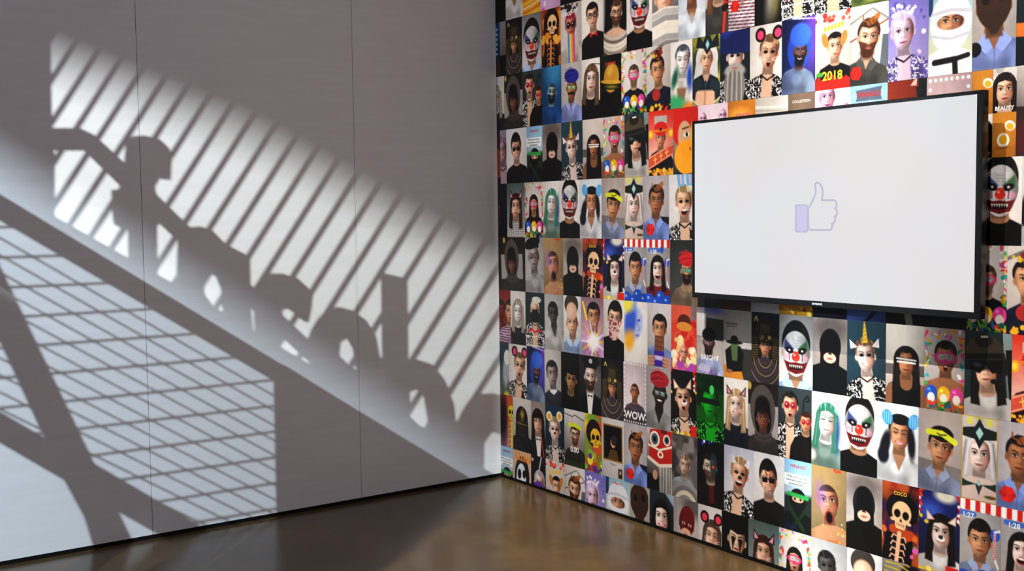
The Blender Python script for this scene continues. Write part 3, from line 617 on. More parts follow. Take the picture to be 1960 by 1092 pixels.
@D('lizard_beard', 'print of a red bearded man with a brown lizard on his head')
def _(p): p.bg('#d5cec6', '#b4aaa0'); p.line([(-0.3, 0.3), (0, 0.12), (0.3, 0.28)], 0.02, '#7f7972'); p.line([(-0.3, 0.5), (0.3, 0.2)], 0.015, '#8a2c24'); p.rect(0.16, 0.4, 0.3, 0.75, '#5a5f66'); person(p, -0.02, 0.44, 0.18, 'l', 'short', '#3a2418', '#4a4743', 'shirt', beard='#4a2616', look=0.4); lizard(p, -0.0, 0.44, 0.17); flower(p, -0.14, 0.82, 0.07)
@D('lavender_woman', 'print of a woman tinted lavender with a crown of small pearls')
def _(p):
    p.bg('#6e68b0', '#a79ac8'); p.dots(30, 3, ['#e8b8cc', '#8a86c8', '#f2dce0', '#554e98'], 0.03); person(p, -0.06, 0.43, 0.19, '#dcc0d2', 'tied', '#b09ac0', '#6a5aa8', 'floral', lips='#a8627e'); p.dots(26, 4, ['#f4e8ec', '#e8c8d8'], 0.02, (-0.2, 0.13, 0.1, 0.24))
@D('white_wrap', 'print of a man wrapped in white cloth with only his eyes showing', [('NINJAGO', 0.5, 0.07, 0.045, '#b02a26')])
def _(p):
    p.bg('#8fb9d2', '#d8c890'); p.rect(-0.27, 0.04, -0.2, 0.34, '#24466a'); person(p, 0, 0.42, 0.19, 'm', 'none', '#111', '#dedde0', 'none', eyes='o')
    p.mix(p.mell(0, 0.42, 0.225, 0.29)-p.mell(0, 0.42, 0.15, 0.075), '#d6d6dc'); p.line([(-0.2, 0.33), (0, 0.3), (0.2, 0.33)], 0.035, '#b8b8c0'); p.line([(-0.2, 0.54), (0, 0.58), (0.2, 0.54)], 0.03, '#b8b8c0')
    p.mix(shoulders(p, 0, 0.66, 0.19), '#e2e1e2'); p.line([(-0.16, 0.8), (0.06, 0.78), (0.08, 1.0)], 0.06, '#17171a'); p.line([(0.06, 0.78), (0.2, 0.75)], 0.05, '#17171a')
@D('brown_mask', 'print of a man in a blue shirt behind a smooth brown sack mask')
def _(p):
    p.bg('#b2aaa4', '#8f8782'); person(p, 0, 0.34, 0.22, 't', 'short', '#17120f', '#7d8cc0', 'shirt'); p.ell(0, 0.3, 0.18, 0.25, '#402a1d'); p.poly([(-0.17, 0.38), (0.17, 0.38), (0.03, 0.6), (-0.03, 0.6)], '#3c281c', 0.03); p.ell(-0.08, 0.27, 0.04, 0.045, '#17100c'); p.ell(0.08, 0.25, 0.045, 0.05, '#17100c'); p.ell(-0.2, 0.72, 0.07, 0.07, '#101013')
@D('teal_orange', 'narrow print of a teal wall above an orange sleeve')
def _(p): p.bg('#20363c', '#10181a'); p.rect(-0.3, 0.55, 0.3, 0.68, '#d8752a')
@D('maroon_sliver', 'narrow print of a deep red curtain and an orange edge')
def _(p): p.bg('#5a1216', '#26100c'); p.rect(-0.3, 0.4, 0.3, 0.85, '#a8521c', 0.8)
@D('lilac_woman', 'print of a woman tinted lilac in a floral dress')
def _(p): p.bg('#9d95a8', '#8a8294'); person(p, 0.12, 0.42, 0.19, '#b89aa8', 'tied', '#5a4c5c', '#1c161c', 'floral', 's')
@D('sunglasses', 'print of a smiling man in black sunglasses and a black jacket on a pale wall')
def _(p): p.bg('#c9c8cc', '#dcd4c8'); person(p, 0, 0.4, 0.18, 'l', 'tall', '#141010', '#1b1b1c', 'tee', 's', gl=('sun', '#0c0b0d')); p.dots(5, 2, ['#a04a34'], 0.015, (-0.07, 0.27, 0.05, 0.33)); p.ell(0.03, 0.56, 0.02, 0.02, '#8a86b0')
@D('green_band', 'print of a masked figure with a green headband under a joke in dark lettering', [('NINJAGO', 0.5, 0.085, 0.05, '#b02a26'), ("When you're sick at", 0.45, 0.235, 0.034, '#20242a'), ('home and need some', 0.45, 0.285, 0.034, '#20242a'), ('entertainment...', 0.45, 0.335, 0.034, '#20242a')])
def _(p):
    p.bg('#86b4d8', '#c4b09a'); p.rect(-0.26, 0.2, 0.2, 0.36, '#dfe4e6'); p.poly([(-0.3, 0.5), (0.3, 0.46), (0.3, 1.1), (-0.3, 1.1)], '#26302c', 0.08); p.ell(0.0, 0.55, 0.15, 0.16, '#14171a'); p.ell(0.0, 0.54, 0.1, 0.045, '#d8a184')
    for q in (-1, 1): p.ell(q*0.05, 0.54, 0.02, 0.016, '#17100e')
    p.line([(-0.16, 0.48), (0.16, 0.5)], 0.06, '#2f9a4c'); p.mix(shoulders(p, 0, 0.7, 0.16), '#101513'); p.line([(-0.12, 0.7), (0.1, 0.95)], 0.06, '#1f3a22'); p.line([(0.12, 0.7), (-0.1, 0.95)], 0.05, '#1c3320'); p.rect(-0.3, 0.9, 0.0, 1.1, '#16204a', 0.6)
def _cowl(p, smoke):
    p.bg('#a89a92', '#877a74') if not smoke else p.bg('#cfc7be', '#a0938c')
    p.ell(0, 0.2, 0.24, 0.16, '#5a504c', 0, 0.15, 0.8)
    person(p, 0, 0.42, 0.16, 'm', 'none', '#111', '#0c0c0d', 'none'); p.mix(shoulders(p, 0, 0.58, 0.17), '#0b0b0c'); p.ell(0, 0.4, 0.145, 0.2, '#0c0c0d'); p.rect(-0.13, 0.4, 0.13, 0.66, '#0c0c0d'); p.ell(0, 0.53, 0.085, 0.06, '#d2aa92'); p.ell(0, 0.54, 0.04, 0.014, '#a0605a'); p.poly([(-0.03, 0.49), (0.03, 0.49), (0, 0.46)], '#0c0c0d')
@D('black_hood', 'print of a person in a plain black half mask and cape')
def _(p): _cowl(p, 0)
@D('black_hood_smoke', 'print of a person in a plain black half mask with smoke rising behind')
def _(p): _cowl(p, 1); p.ell(-0.18, 0.3, 0.06, 0.2, '#75696a', 0, 0.1, 0.5); p.ell(0.2, 0.35, 0.06, 0.2, '#75696a', 0, 0.1, 0.5)
@D('unicorn', 'print of a smiling woman with a golden unicorn horn and white ears')
def _(p):
    p.bg('#2c4a56', '#1f3640'); person(p, 0.0, 0.46, 0.17, 'p', 'tied', '#6a4c34', '#101010', 'floral', 's', eyes='d'); cat_ears(p, 0.0, 0.5, 0.18, '#ece4e2', '#d8b4b8', 0.3, 0.5, 0.85); p.poly([(-0.03, 0.31), (0.05, 0.31), (0.03, 0.03)], '#d8a838')
    for k in range(5): p.line([(-0.02+k*0.006, 0.28-k*0.045), (0.045-k*0.002, 0.26-k*0.045)], 0.008, '#8f6a1c')
@D('glitter_glasses', 'print of a long haired woman with glittering eye bars in a black tank top')
def _(p): p.bg('#cfc2b6', '#a89c94'); p.rect(-0.3, 0.5, 0.3, 0.62, '#3a3634', 0.7); person(p, 0.02, 0.47, 0.15, 't', 'wavy', '#1a1110', '#0e0d0e', 'tank'); p.line([(-0.1, 0.435), (0.14, 0.445)], 0.018, '#e8e2dc'); p.line([(-0.09, 0.47), (0.13, 0.475)], 0.018, '#f2ece6')
@D('combat_helmet', 'print of a woman in a helmet with wide dark goggles and a microphone')
def _(p):
    p.bg('#2a4448', '#1c2424'); p.rect(0.2, 0.0, 0.3, 1.1, '#b8bcb8', 0.6); p.rect(0.22, 0.25, 0.3, 0.8, '#0f1010'); person(p, -0.01, 0.44, 0.19, 'l', 'long', '#14100f', '#c9c4bf', 'tee', lips='#b0605c')
    p.ell(-0.01, 0.27, 0.21, 0.18, '#4f4632'); p.ell(-0.01, 0.15, 0.1, 0.07, '#2a261c'); p.rect(-0.23, 0.28, 0.21, 0.34, '#201f1c'); p.rect(-0.04, 0.1, 0.04, 0.12, '#e4dfd0')
    p.poly([(-0.2, 0.35), (0.18, 0.35), (0.17, 0.47), (0.06, 0.49), (-0.01, 0.41), (-0.08, 0.49), (-0.18, 0.46)], '#15171b'); p.ell(-0.1, 0.4, 0.05, 0.025, '#6f7478', 0.2, 0.03, 0.7); p.ell(0.07, 0.57, 0.04, 0.026, '#0e0e0f'); p.line([(0.08, 0.57), (0.18, 0.54), (0.2, 0.42)], 0.016, '#17181a'); p.ell(0.2, 0.42, 0.045, 0.09, '#1c1c1a')
@D('red_cap_scroll', 'print of a man in a red round cap with a slanting red banner and gold')
def _(p):
    p.bg('#d8341e', '#e8e0d4'); p.rect(-0.14, 0.08, 0.14, 0.2, '#a8a09a'); person(p, 0, 0.42, 0.145, 'm', 'none', '#17100e', '#17151a', 'tee'); p.ell(0, 0.28, 0.15, 0.11, '#cc231c'); p.rect(-0.16, 0.29, 0.16, 0.33, '#d8751e'); p.ell(0, 0.29, 0.025, 0.025, '#1a1a1a')
    for q in (-1, 1): p.ell(q*0.23, 0.36, 0.06, 0.07, '#e8961e'); p.ell(q*0.23, 0.36, 0.03, 0.04, '#f2c84a')
    p.poly([(-0.3, 0.72), (0.3, 0.5), (0.3, 0.68), (-0.3, 0.92)], '#d05040'); p.line([(-0.3, 0.74), (0.3, 0.52)], 0.014, '#e8b088'); p.line([(-0.3, 0.9), (0.3, 0.66)], 0.014, '#e8b088')
    for k in range(3): x = -0.13+k*0.13; y = 0.76-k*0.05; p.line([(x-0.03, y), (x+0.04, y-0.02)], 0.016, '#f2c64a'); p.line([(x, y-0.05), (x+0.01, y+0.05)], 0.016, '#f2c64a')
    p.dots(40, 2, ['#f0a428', '#e8861c', '#f6c85a'], 0.03, (-0.3, 0.92, 0.3, 1.0))
@D('bird_mask', 'print of an eye inside a big red bird hood with an orange beak')
def _(p):
    p.bg('#d8cfc8', '#20242e'); p.ell(0.02, 0.28, 0.27, 0.34, '#c2241c'); p.ell(0.0, 0.45, 0.13, 0.2, '#c09676'); p.ell(0.03, 0.43, 0.05, 0.03, '#e8e0d8'); p.ell(0.035, 0.43, 0.024, 0.028, '#17110f'); p.line([(-0.04, 0.35), (0.08, 0.34)], 0.02, '#5a3a28'); p.ell(0.02, 0.72, 0.24, 0.22, '#ee9a22'); p.poly([(0.08, 0.6), (0.14, 0.26), (0.24, 0.66)], '#f0a22c'); p.ell(0.0, 0.6, 0.2, 0.1, '#e8901e', 0, 0.05, 0.6); p.ell(0.08, 0.62, 0.012, 0.02, '#4a2a10'); p.rect(-0.3, 0.93, 0.3, 1.1, '#1a2030')
@D('purple_faces', 'print of repeated purple toned faces on pale pink above the screen')
def _(p):
    p.bg('#e2c8d2', '#d8bccc')
    for x, y, q in ((-0.2, 0.2, 0.1), (0.02, 0.3, 0.08), (0.2, 0.18, 0.1), (-0.15, 0.62, 0.12), (0.15, 0.6, 0.12)): person(p, x, y, q, '#e2b8d4', 'none', '#7a3a94', '#a86ac0', 'none', lips='#8a3a9a', eyes='d')
@D('purple_faces_row', 'print of three purple toned faces side by side over purple collars')
def _(p):
    p.bg('#dcc0d0', '#c8a8c0')
    for x, y, q in ((-0.08, 0.1, 0.17), (0.2, 0.3, 0.12), (-0.24, 0.4, 0.1)): person(p, x, y, q, '#d8a8c4', 'none', '#6a3a8a', '#8a5ab4', 'tee', lips='#8a3a7a')
@D('coco_orange', 'print of an orange glow with a small colourful title', [('COCO', 0.55, 0.22, 0.07, '#c84a9a')])
def _(p): p.bg('#d8862c', '#8a4a14'); p.ell(-0.05, 0.2, 0.2, 0.1, '#f0a040', 0, 0.1)
@D('dark_bob', 'print of the top of a dark haired head before a panelled white wall')
def _(p): p.bg('#ddd4c8', '#c2b6aa'); p.line([(-0.4, 0.12), (0.4, 0.16)], 0.03, '#f0e8dc'); p.line([(-0.4, 0.17), (0.4, 0.21)], 0.012, '#a89c90'); person(p, 0.0, 0.62, 0.24, 'm', 'short', '#171210', '#333', 'tee')
@D('collection', 'print of a brown room with pale title lettering above a dark head', [('COLLECTION', 0.5, 0.11, 0.04, '#d8d0c6')])
def _(p): p.bg('#8a7260', '#5c4a3c'); p.rect(-0.12, 0.22, 0.14, 0.5, '#a88a70'); p.rect(-0.09, 0.25, 0.11, 0.5, '#7c6450'); person(p, 0.0, 0.52, 0.15, 'm', 'short', '#15100e', '#333', 'tee')
@D('ninja_title', 'print of a black hooded head under a red title on blue sky', [('NINJAGO', 0.5, 0.12, 0.07, '#b02a26')])
def _(p): p.bg('#8cb6d6', '#a8bcc8'); p.poly([(-0.2, 0.06), (0.2, 0.03), (0.17, 0.12), (0.2, 0.2), (-0.2, 0.2), (-0.17, 0.13)], '#2a1416', 0.012, 0.5); p.ell(0.05, 0.6, 0.2, 0.33, '#201c1e')
@D('red_cat', 'print of a red haired person with red cat ears in the dark')
def _(p): p.bg('#26302e', '#15181a'); p.dots(8, 2, ['#7fa8a8'], 0.01); person(p, -0.06, 0.5, 0.22, 'l', 'bangs', '#7a2a1a', '#222', 'tee'); p.ell(-0.06, 0.26, 0.2, 0.24, '#82301c'); cat_ears(p, -0.06, 0.36, 0.23, '#8a3420', '#e0b4a4', 0.3, 0.55, 0.75)
@D('bulb_frame', 'print of an empty mauve wall framed by white light bulbs')
def _(p):
    p.bg('#c4a8aa', '#b09498')
    for k in range(9):
        for q in (-1, 1): p.ell(q*0.25, 0.05+k*0.11, 0.02, 0.02, '#f8f2ee')
    for k in range(8): p.ell(-0.25+k*0.0715, 0.05, 0.02, 0.02, '#f8f2ee')
@D('compact_gold', 'small print of an open round white compact on ochre')
def _(p): p.bg('#c2812c', '#b87424'); p.ell(-0.02, 0.62, 0.15, 0.16, '#e9e2d6'); p.ell(-0.02, 0.61, 0.1, 0.11, '#dba21e'); p.ell(0.14, 0.3, 0.13, 0.11, '#e2dbd0', 0.5); p.ell(0.14, 0.32, 0.09, 0.075, '#d6a030', 0.5); p.ell(-0.02, 0.79, 0.15, 0.03, '#7a4a16', 0, 0.05, 0.7)
@D('beauty_face', 'small print of a dark haired woman above spaced white lettering', [('BEAUTY', 0.5, 0.91, 0.10, '#f2ece6')])
def _(p): p.bg('#c9c4be', '#a89e96'); p.dots(14, 4, ['#8a8480', '#e0dcd6'], 0.08, None, 0.6); person(p, 0, 0.5, 0.33, 'l', 'long', '#1e1412', '#2a1f1c', 'none', lips='#a84a48')
@D('white_title', 'narrow print with bold white letters above a dark red blur', [('DE', 0.35, 0.3, 0.1, '#f4efe8')])
def _(p): p.bg('#d8cec4', '#2a1c1e'); p.rect(-0.4, 0.45, 0.4, 1.1, '#3c2a2c'); p.ell(0.0, 0.8, 0.3, 0.25, '#5c262a', 0, 0.1)
@D('pink_ear_cat', 'print of a long haired woman with black and pink cat ears on grey green')
def _(p): p.bg('#4a5a58', '#a8b0ac'); person(p, 0.0, 0.45, 0.18, 'l', 'long', '#3a1c14', '#1c1a1a', 'check', lips='#b05a50'); cat_ears(p, 0, 0.46, 0.19, '#1a1214', '#d88aa0', 0.36, 0.66, 0.62); whiskers(p, 0, 0.45, 0.18)
@D('dark_woman_sliver', 'narrow print of a dim woman in violet light')
def _(p): p.bg('#20202c', '#2a1c26'); person(p, -0.05, 0.45, 0.2, '#5c3c48', 'long', '#131018', '#1a1218', 'tee')
@D('green_sketch', 'print of a white faced woman with long green painted hair')
def _(p): p.bg('#e4dcd4', '#c9c2ba'); person(p, 0, 0.4, 0.18, '#e8e2dc', 'long', '#3f7460', '#7d8f84', 'tee', eyes='c', lips='#b8a09c'); p.ell(0.17, 0.5, 0.035, 0.2, '#34487c', 0, 0.05, 0.8); p.ell(-0.2, 0.84, 0.08, 0.07, '#dcc4c6', 0, 0.04); p.ell(-0.22, 0.95, 0.06, 0.06, '#8aa23c', 0, 0.05); p.ell(0.1, 0.95, 0.2, 0.12, '#56685c', 0, 0.08, 0.7)
@D('blue_buns', 'print of a woman with dark curls and two bright blue hair rollers')
def _(p):
    p.bg('#cfd8de', '#d5d3d2'); person(p, 0.02, 0.4, 0.17, 'm', 'tied', '#171318', '#cfd0d2', 'v', 's', eyes='c', lips='#b4526a'); p.ell(-0.155, 0.55, 0.06, 0.17, '#16161e', 0.2, 0.03); p.ell(-0.17, 0.66, 0.07, 0.09, '#1a1a28', 0, 0.03); p.ell(0.165, 0.48, 0.045, 0.17, '#17151c', -0.1, 0.03); p.ell(0.02, 0.24, 0.12, 0.06, '#1a161a')
    for q in (-1, 1):
        p.ell(0.02+q*0.16, 0.24, 0.065, 0.085, '#3f8ac4', q*0.3)
        for k in range(4): p.line([(0.02+q*0.16-0.04+0.027*k, 0.18), (0.02+q*0.16-0.04+0.027*k, 0.3)], 0.01, '#a4d4ee', 0.7)
@D('headband', 'print of a man in a blue grey shirt and a bright yellow headband', )
def _(p): wallbg(p, '#b9aba4', '#a3958f'); p.rect(-0.4, 0.62, 0.4, 1.1, '#77716f'); person(p, 0, 0.47, 0.17, 'm', 'short', '#120f0f', '#7d86a0', 'shirt', 'n'); p.ell(0, 0.325, 0.13, 0.08, '#12100f'); p.line([(-0.15, 0.335), (0, 0.32), (0.15, 0.375)], 0.06, '#d6dc2e'); p.line([(-0.05, 0.33), (-0.02, 0.34), (0.05, 0.325)], 0.012, '#20240c'); p.mix(np.clip((p.Y-0.92)*20, 0, 1), '#86817d')
@D('elf_gold_frame', 'print of a pale woman in a dark jewelled crown framed by a thin gold border')
def _(p):
    p.bg('#a8a86a', '#c9b8a4'); p.ell(0, 0.42, 0.24, 0.36, '#d6d0cc'); p.poly([(-0.22, 0.4), (0.22, 0.4), (0.26, 0.84), (-0.26, 0.84)], '#b8b0b0', 0.03)
    p.poly([(-0.3, 1.1), (-0.2, 0.78), (0.2, 0.78), (0.3, 1.1)], '#dcae90'); person(p, 0, 0.45, 0.2, 'p', 'none', cl='#dcae90', ck='none')
    for q in (-1, 1): p.ell(q*0.13, 0.08, 0.1, 0.09, '#a8a2b0'); p.ell(q*0.12, 0.06, 0.05, 0.05, '#c8c42c', 0, 0.04, 0.7); p.line([(q*0.15, 0.26), (q*0.19, 0.45), (q*0.22, 0.76)], 0.085, '#bab4b6', 1.0, 0.02); p.line([(q*0.17, 0.3), (q*0.23, 0.75)], 0.025, '#77727c', 0.8, 0.02); p.line([(q*0.13, 0.3), (q*0.17, 0.7)], 0.02, '#e4e0e0', 0.7, 0.02); p.poly([(q*0.3, 0.72), (q*0.16, 0.78), (q*0.03, 0.8), (q*0.3, 0.88)], '#1f3c3a')
    p.poly([(-0.28, 0.16), (-0.06, 0.12), (0, 0.02), (0.06, 0.12), (0.28, 0.16), (0.26, 0.24), (0.06, 0.27), (0, 0.38), (-0.06, 0.27), (-0.26, 0.24)], '#1c2624'); p.poly([(0, 0.12), (0.05, 0.19), (0, 0.27), (-0.05, 0.19)], '#8fb8b4'); p.poly([(0, 0.76), (0.045, 0.81), (0, 0.93), (-0.045, 0.81)], '#3a3c40'); p.ell(0, 0.79, 0.025, 0.025, '#9cc4c4')
    p.ell(0.15, 0.93, 0.08, 0.02, '#6a5a2c'); p.ell(0.24, 0.08, 0.03, 0.03, '#d83a34')
    h = p.a/2; m = 1-p.mpoly([(-h+0.014, 0.012), (h-0.014, 0.012), (h-0.014, 0.988), (-h+0.014, 0.988)]); p.mix(m, '#b89a4a')
@D('lizard_blue', 'print of a man in blue shirt with lizard and red flower')
def _(p): wallbg(p, '#b5aeb0', '#a8a2a4'); p.rect(0.05, 0.62, 0.4, 0.8, '#1c1c20'); person(p, 0, 0.42, 0.18, 't', 'short', '#120e0d', '#7388c4', 'shirt', 'n'); lizard(p, 0.02, 0.43, 0.17); flower(p, -0.1, 0.8, 0.075)
@D('whisker_laugh', 'print of a laughing woman with cat whiskers and blue striped ears')
def _(p):
    p.bg('#d6d2d2', '#c9c2be'); person(p, 0.04, 0.45, 0.19, 'l', 'tied', '#8f7658', '#101010', 'floral', 'l', eyes='d'); whiskers(p, 0.0, 0.45, 0.19)
    for q in (-0.02, 0.14): p.poly([(q-0.04, 0.24), (q+0.08, 0.24), (q+0.06, 0.0), (q-0.06, 0.0)], '#6aa4d4'); p.line([(q+0.01, 0.02), (q+0.02, 0.2)], 0.03, '#e0a4b4')
@D('beret', 'grey print of a man in a black beret and dark glasses')
def _(p): p.bg('#9c9896', '#b5b2b0'); person(p, 0.0, 0.38, 0.19, '#a39c98', 'none', '#222', '#a9a6a4', 'tee', gl=('sun', '#5f4a4a')); p.ell(-0.03, 0.16, 0.21, 0.09, '#151415', -0.2); p.rect(-0.14, 0.16, 0.14, 0.24, '#171617')
@D('open_mouth', 'print of a man shouting with wide open mouth in golden light')
def _(p):
    p.bg('#a88a5c', '#7d6c50'); p.dots(8, 2, ['#c04a28'], 0.02, (0.1, 0.05, 0.22, 0.12)); person(p, 0, 0.47, 0.21, 'm', 'buzz', '#2a1c18', '#8d7a58', 'none', 'o', eyes='o'); p.ell(0, 0.66, 0.065, 0.085, '#8a3a30'); p.ell(0, 0.66, 0.045, 0.065, '#1c0808'); p.ell(-0.1, 0.4, 0.08, 0.15, '#7a5ac0', 0, 0.1, 0.45); p.dots(16, 6, ['#e0a83a', '#d8d0a0'], 0.012, (-0.28, 0.7, 0.28, 1.0)); p.rect(-0.06, 0.92, 0.1, 1.0, '#c8642c', 0.6)
@D('dog_moon', 'print of a woman with dog ears and nose under red lanterns at night')
def _(p):
    p.bg('#1c2a7c', '#1a1c28'); p.ell(0.06, 0.12, 0.12, 0.07, '#d8d4c0', 0, 0.05); p.ell(-0.1, 0.3, 0.12, 0.1, '#4a6ad0', 0, 0.12, 0.8); person(p, 0.02, 0.5, 0.16, 'p', 'long', '#120f10', '#d6d4d0', 'tee'); cat_ears(p, 0.02, 0.52, 0.17, '#d8b090', '#f0dcd0', 0.3, 0.5, 0.7); snout(p, 0.02, 0.5, 0.17); lanterns(p); popcorn(p, 0.9); p.rect(0.08, 0.82, 0.22, 0.97, '#d02a22'); p.ell(-0.14, 0.42, 0.025, 0.02, '#f0c42a')
@D('dog_dark', 'print of a shouting woman with dog ears and nose under red lanterns on black')
def _(p): p.bg('#17191c', '#111214'); person(p, 0.0, 0.45, 0.18, 'l', 'tied', '#1a1414', '#0d0d0e', 'floral', 'o', eyes='d'); cat_ears(p, 0, 0.47, 0.19, '#d8a884', '#f0dccc', 0.3, 0.62, 0.6); snout(p, 0.02, 0.44, 0.18); lanterns(p); popcorn(p, 0.9, 7); p.rect(0.1, 0.8, 0.24, 0.95, '#d02a22')
@D('marquee_man', 'print of a man in a blue shirt under a red and white awning with balloons', [('1:27', 0.2, 0.19, 0.07, '#eef2fa')])
def _(p): p.bg('#9c9a9c', '#a8a29c'); person(p, 0, 0.47, 0.19, 'm', 'quiff', '#15100f', '#8a97b8', 'shirt'); marquee(p); p.line([(-0.26, 0.165), (-0.08, 0.165)], 0.06, '#3f68b8'); balloons(p)
@D('marquee_laugh', 'print of a laughing dark haired woman under a red and white awning with balloons', [('1:28', 0.3, 0.19, 0.07, '#eef2fa')])
def _(p): p.bg('#a09c9c', '#948e8a'); person(p, -0.01, 0.46, 0.18, 'p', 'long', '#151011', '#7a1c22', 'tee', 'l', lips='#a83a44'); marquee(p); p.line([(-0.2, 0.165), (0.0, 0.165)], 0.06, '#3f68b8'); p.ell(0.08, 0.16, 0.05, 0.05, '#2b5cc4'); balloons(p)
@D('turban_red_brown', 'print of a bearded man in a red turban, mirrored glasses and a brown shirt')
def _(p): p.bg('#2a2c2c', '#5a5c5a'); person(p, 0.06, 0.48, 0.15, 'm', 'none', '#17110f', '#8a7660', 'shirt', beard='#15100e', gl=('sun', '#3f7a6a')); turban(p, 0.06, 0.45, 0.16, '#b5222a')
@D('turban_red_grey', 'print of a dark smiling man in a red turban and a grey top')
def _(p): p.bg('#a8a4a2', '#8d8987'); person(p, 0.02, 0.45, 0.17, 'k', 'none', '#17110f', '#8c8a89', 'v', 'l', gl=('sun', '#6a7472')); turban(p, 0.0, 0.41, 0.18, '#a02430')
@D('couple_left', 'narrow print of two faces close together and a purple striped shirt')
def _(p): p.bg('#8a2420', '#6a4a30'); person(p, -0.12, 0.42, 0.15, '#9a3a2c', 'short', '#2a1410', '#7a1a1c', 'tee'); person(p, 0.14, 0.42, 0.17, 'm', 'short', '#241a14', '#c9b4cc', 'stripe')
@D('grey_man', 'grey print of a short haired man in a pale v neck')
def _(p): p.bg('#b5b2ae', '#a5a29e'); person(p, 0.0, 0.38, 0.15, '#5a5654', 'short', '#22201f', '#b8b4b0', 'v', eyes='d')
@D('tall_forehead', 'print of a man with a stretched tall forehead and a light blue shirt')
def _(p): p.bg('#dcdcd8', '#c6cac8'); person(p, 0.0, 0.48, 0.19, 'l', 'none', '#3a3230', '#9fb8dc', 'shirt', lips='#b07a6c'); p.ell(0, 0.2, 0.17, 0.17, '#403834'); p.ell(0, 0.3, 0.135, 0.14, '#cfa288', 0, 0.03); p.ell(-0.03, 0.3, 0.07, 0.09, '#e2bca4', 0, 0.06, 0.7)
@D('explosion', 'print of a man behind a bursting yellow and pink flash')
def _(p):
    p.bg('#8a6a78', '#e2b8d0'); person(p, 0.04, 0.36, 0.18, 'm', 'short', '#191414', '#c89ac0', 'tee', 's')
    for k in range(14):
        t = k*0.449; p.poly([(0.02+0.03*math.cos(t+1.57), 0.72+0.03*math.sin(t+1.57)), (0.02+0.03*math.cos(t-1.57), 0.72+0.03*math.sin(t-1.57)), (0.02+0.33*math.cos(t), 0.72+0.33*math.sin(t))], ['#f2c02a', '#f8f0f4', '#e88ac0'][k % 3], 0.03, 0.9)
    p.ell(0.02, 0.72, 0.12, 0.12, '#fdf8f4', 0, 0.1); p.line([(-0.2, 0.15), (-0.12, 0.4)], 0.04, '#f0cc2c')
@D('mosaic_beard', 'print of a man with a pink patterned cloth over mouth and chin')
def _(p):
    p.bg('#d9d2c8', '#d2c8be'); person(p, 0, 0.35, 0.2, 'l', 'quiff', '#17120f', '#0d0d0e', 'tee'); m = np.maximum(p.mell(0, 0.47, 0.125, 0.2), p.mpoly([(-0.14, 0.36), (0.14, 0.36), (0.1, 0.62), (-0.1, 0.62)]))*(p.Y > 0.37); p.mix(m, '#d8b0a8'); p.mix(m*np.clip((p.noise(42, 5)-0.5)*6, 0, 1), '#8a4444')
@D('paint_profile', 'print of a face made of blue and yellow watercolour on white')
def _(p): p.bg('#e8e2dc', '#e4dcd2'); p.ell(0.0, 0.38, 0.16, 0.24, '#a8b4dc', 0.2, 0.04); p.ell(-0.1, 0.35, 0.12, 0.24, '#3a5ac0', 0.3, 0.08); p.ell(-0.15, 0.12, 0.14, 0.1, '#e4d04a', 0, 0.1); p.ell(-0.14, 0.62, 0.1, 0.14, '#e8a02c', 0.3, 0.1); p.ell(0.08, 0.34, 0.03, 0.02, '#4a5ab0'); p.line([(0.05, 0.36), (0.09, 0.47), (0.04, 0.49)], 0.014, '#6a74b8', 0.8); p.ell(0.03, 0.55, 0.05, 0.018, '#8a7ab0'); p.poly([(0.0, 0.0), (0.1, 0.0), (0.02, 0.2), (-0.04, 0.2)], '#7a8ad0', 0.03, 0.7)
@D('chocolate', 'print of a man holding a brown chocolate bar in a purple wrapper to his mouth')
def _(p):
    p.bg('#c2bcbc', '#a39e9e'); person(p, 0, 0.42, 0.18, 'm', 'short', '#15100f', '#7d95c8', 'tee'); p.rect(-0.09, 0.52, 0.1, 0.76, '#6a4028')
    for k in range(3):
        for j in range(3): p.rect(-0.08+0.06*k, 0.54+0.07*j, -0.035+0.06*k, 0.59+0.07*j, '#8a5a3a')
    p.rect(-0.1, 0.73, 0.11, 1.1, '#4a2f9a'); p.rect(-0.08, 0.8, 0.08, 0.86, '#c8bce8')
    for q in (-1, 1):
        for k in range(4): p.line([(q*0.22, 0.84+k*0.045), (q*0.1, 0.82+k*0.05)], 0.04, '#c8926e'); p.line([(q*0.2, 0.865+k*0.045), (q*0.1, 0.845+k*0.05)], 0.006, '#7a4a34')
@D('orange_tiger', 'print of a face under an orange tiger hood with pink petals')
def _(p): p.bg('#e0664a', '#d8402c'); p.dots(30, 3, ['#c8281c', '#d8452c'], 0.05, (-0.28, 0.3, 0.28, 0.6)); p.ell(0, 0.3, 0.12, 0.1, '#5a2c18'); p.ell(0, 0.36, 0.14, 0.06, '#d88a3a'); p.dots(40, 5, ['#f2dc9a', '#f0b878', '#f6ead0'], 0.045, (-0.25, 0.52, 0.25, 0.9)); person(p, 0.0, 0.7, 0.1, '#e8a890', 'none', '#a83a2c', '#b04a8a', 'none', lips='#d0402c'); p.dots(16, 8, ['#a84aa8', '#d85a8a'], 0.05, (-0.2, 0.84, 0.2, 1.0)); p.rect(0.12, 0.06, 0.2, 0.26, '#5a7a8a', 0.8)
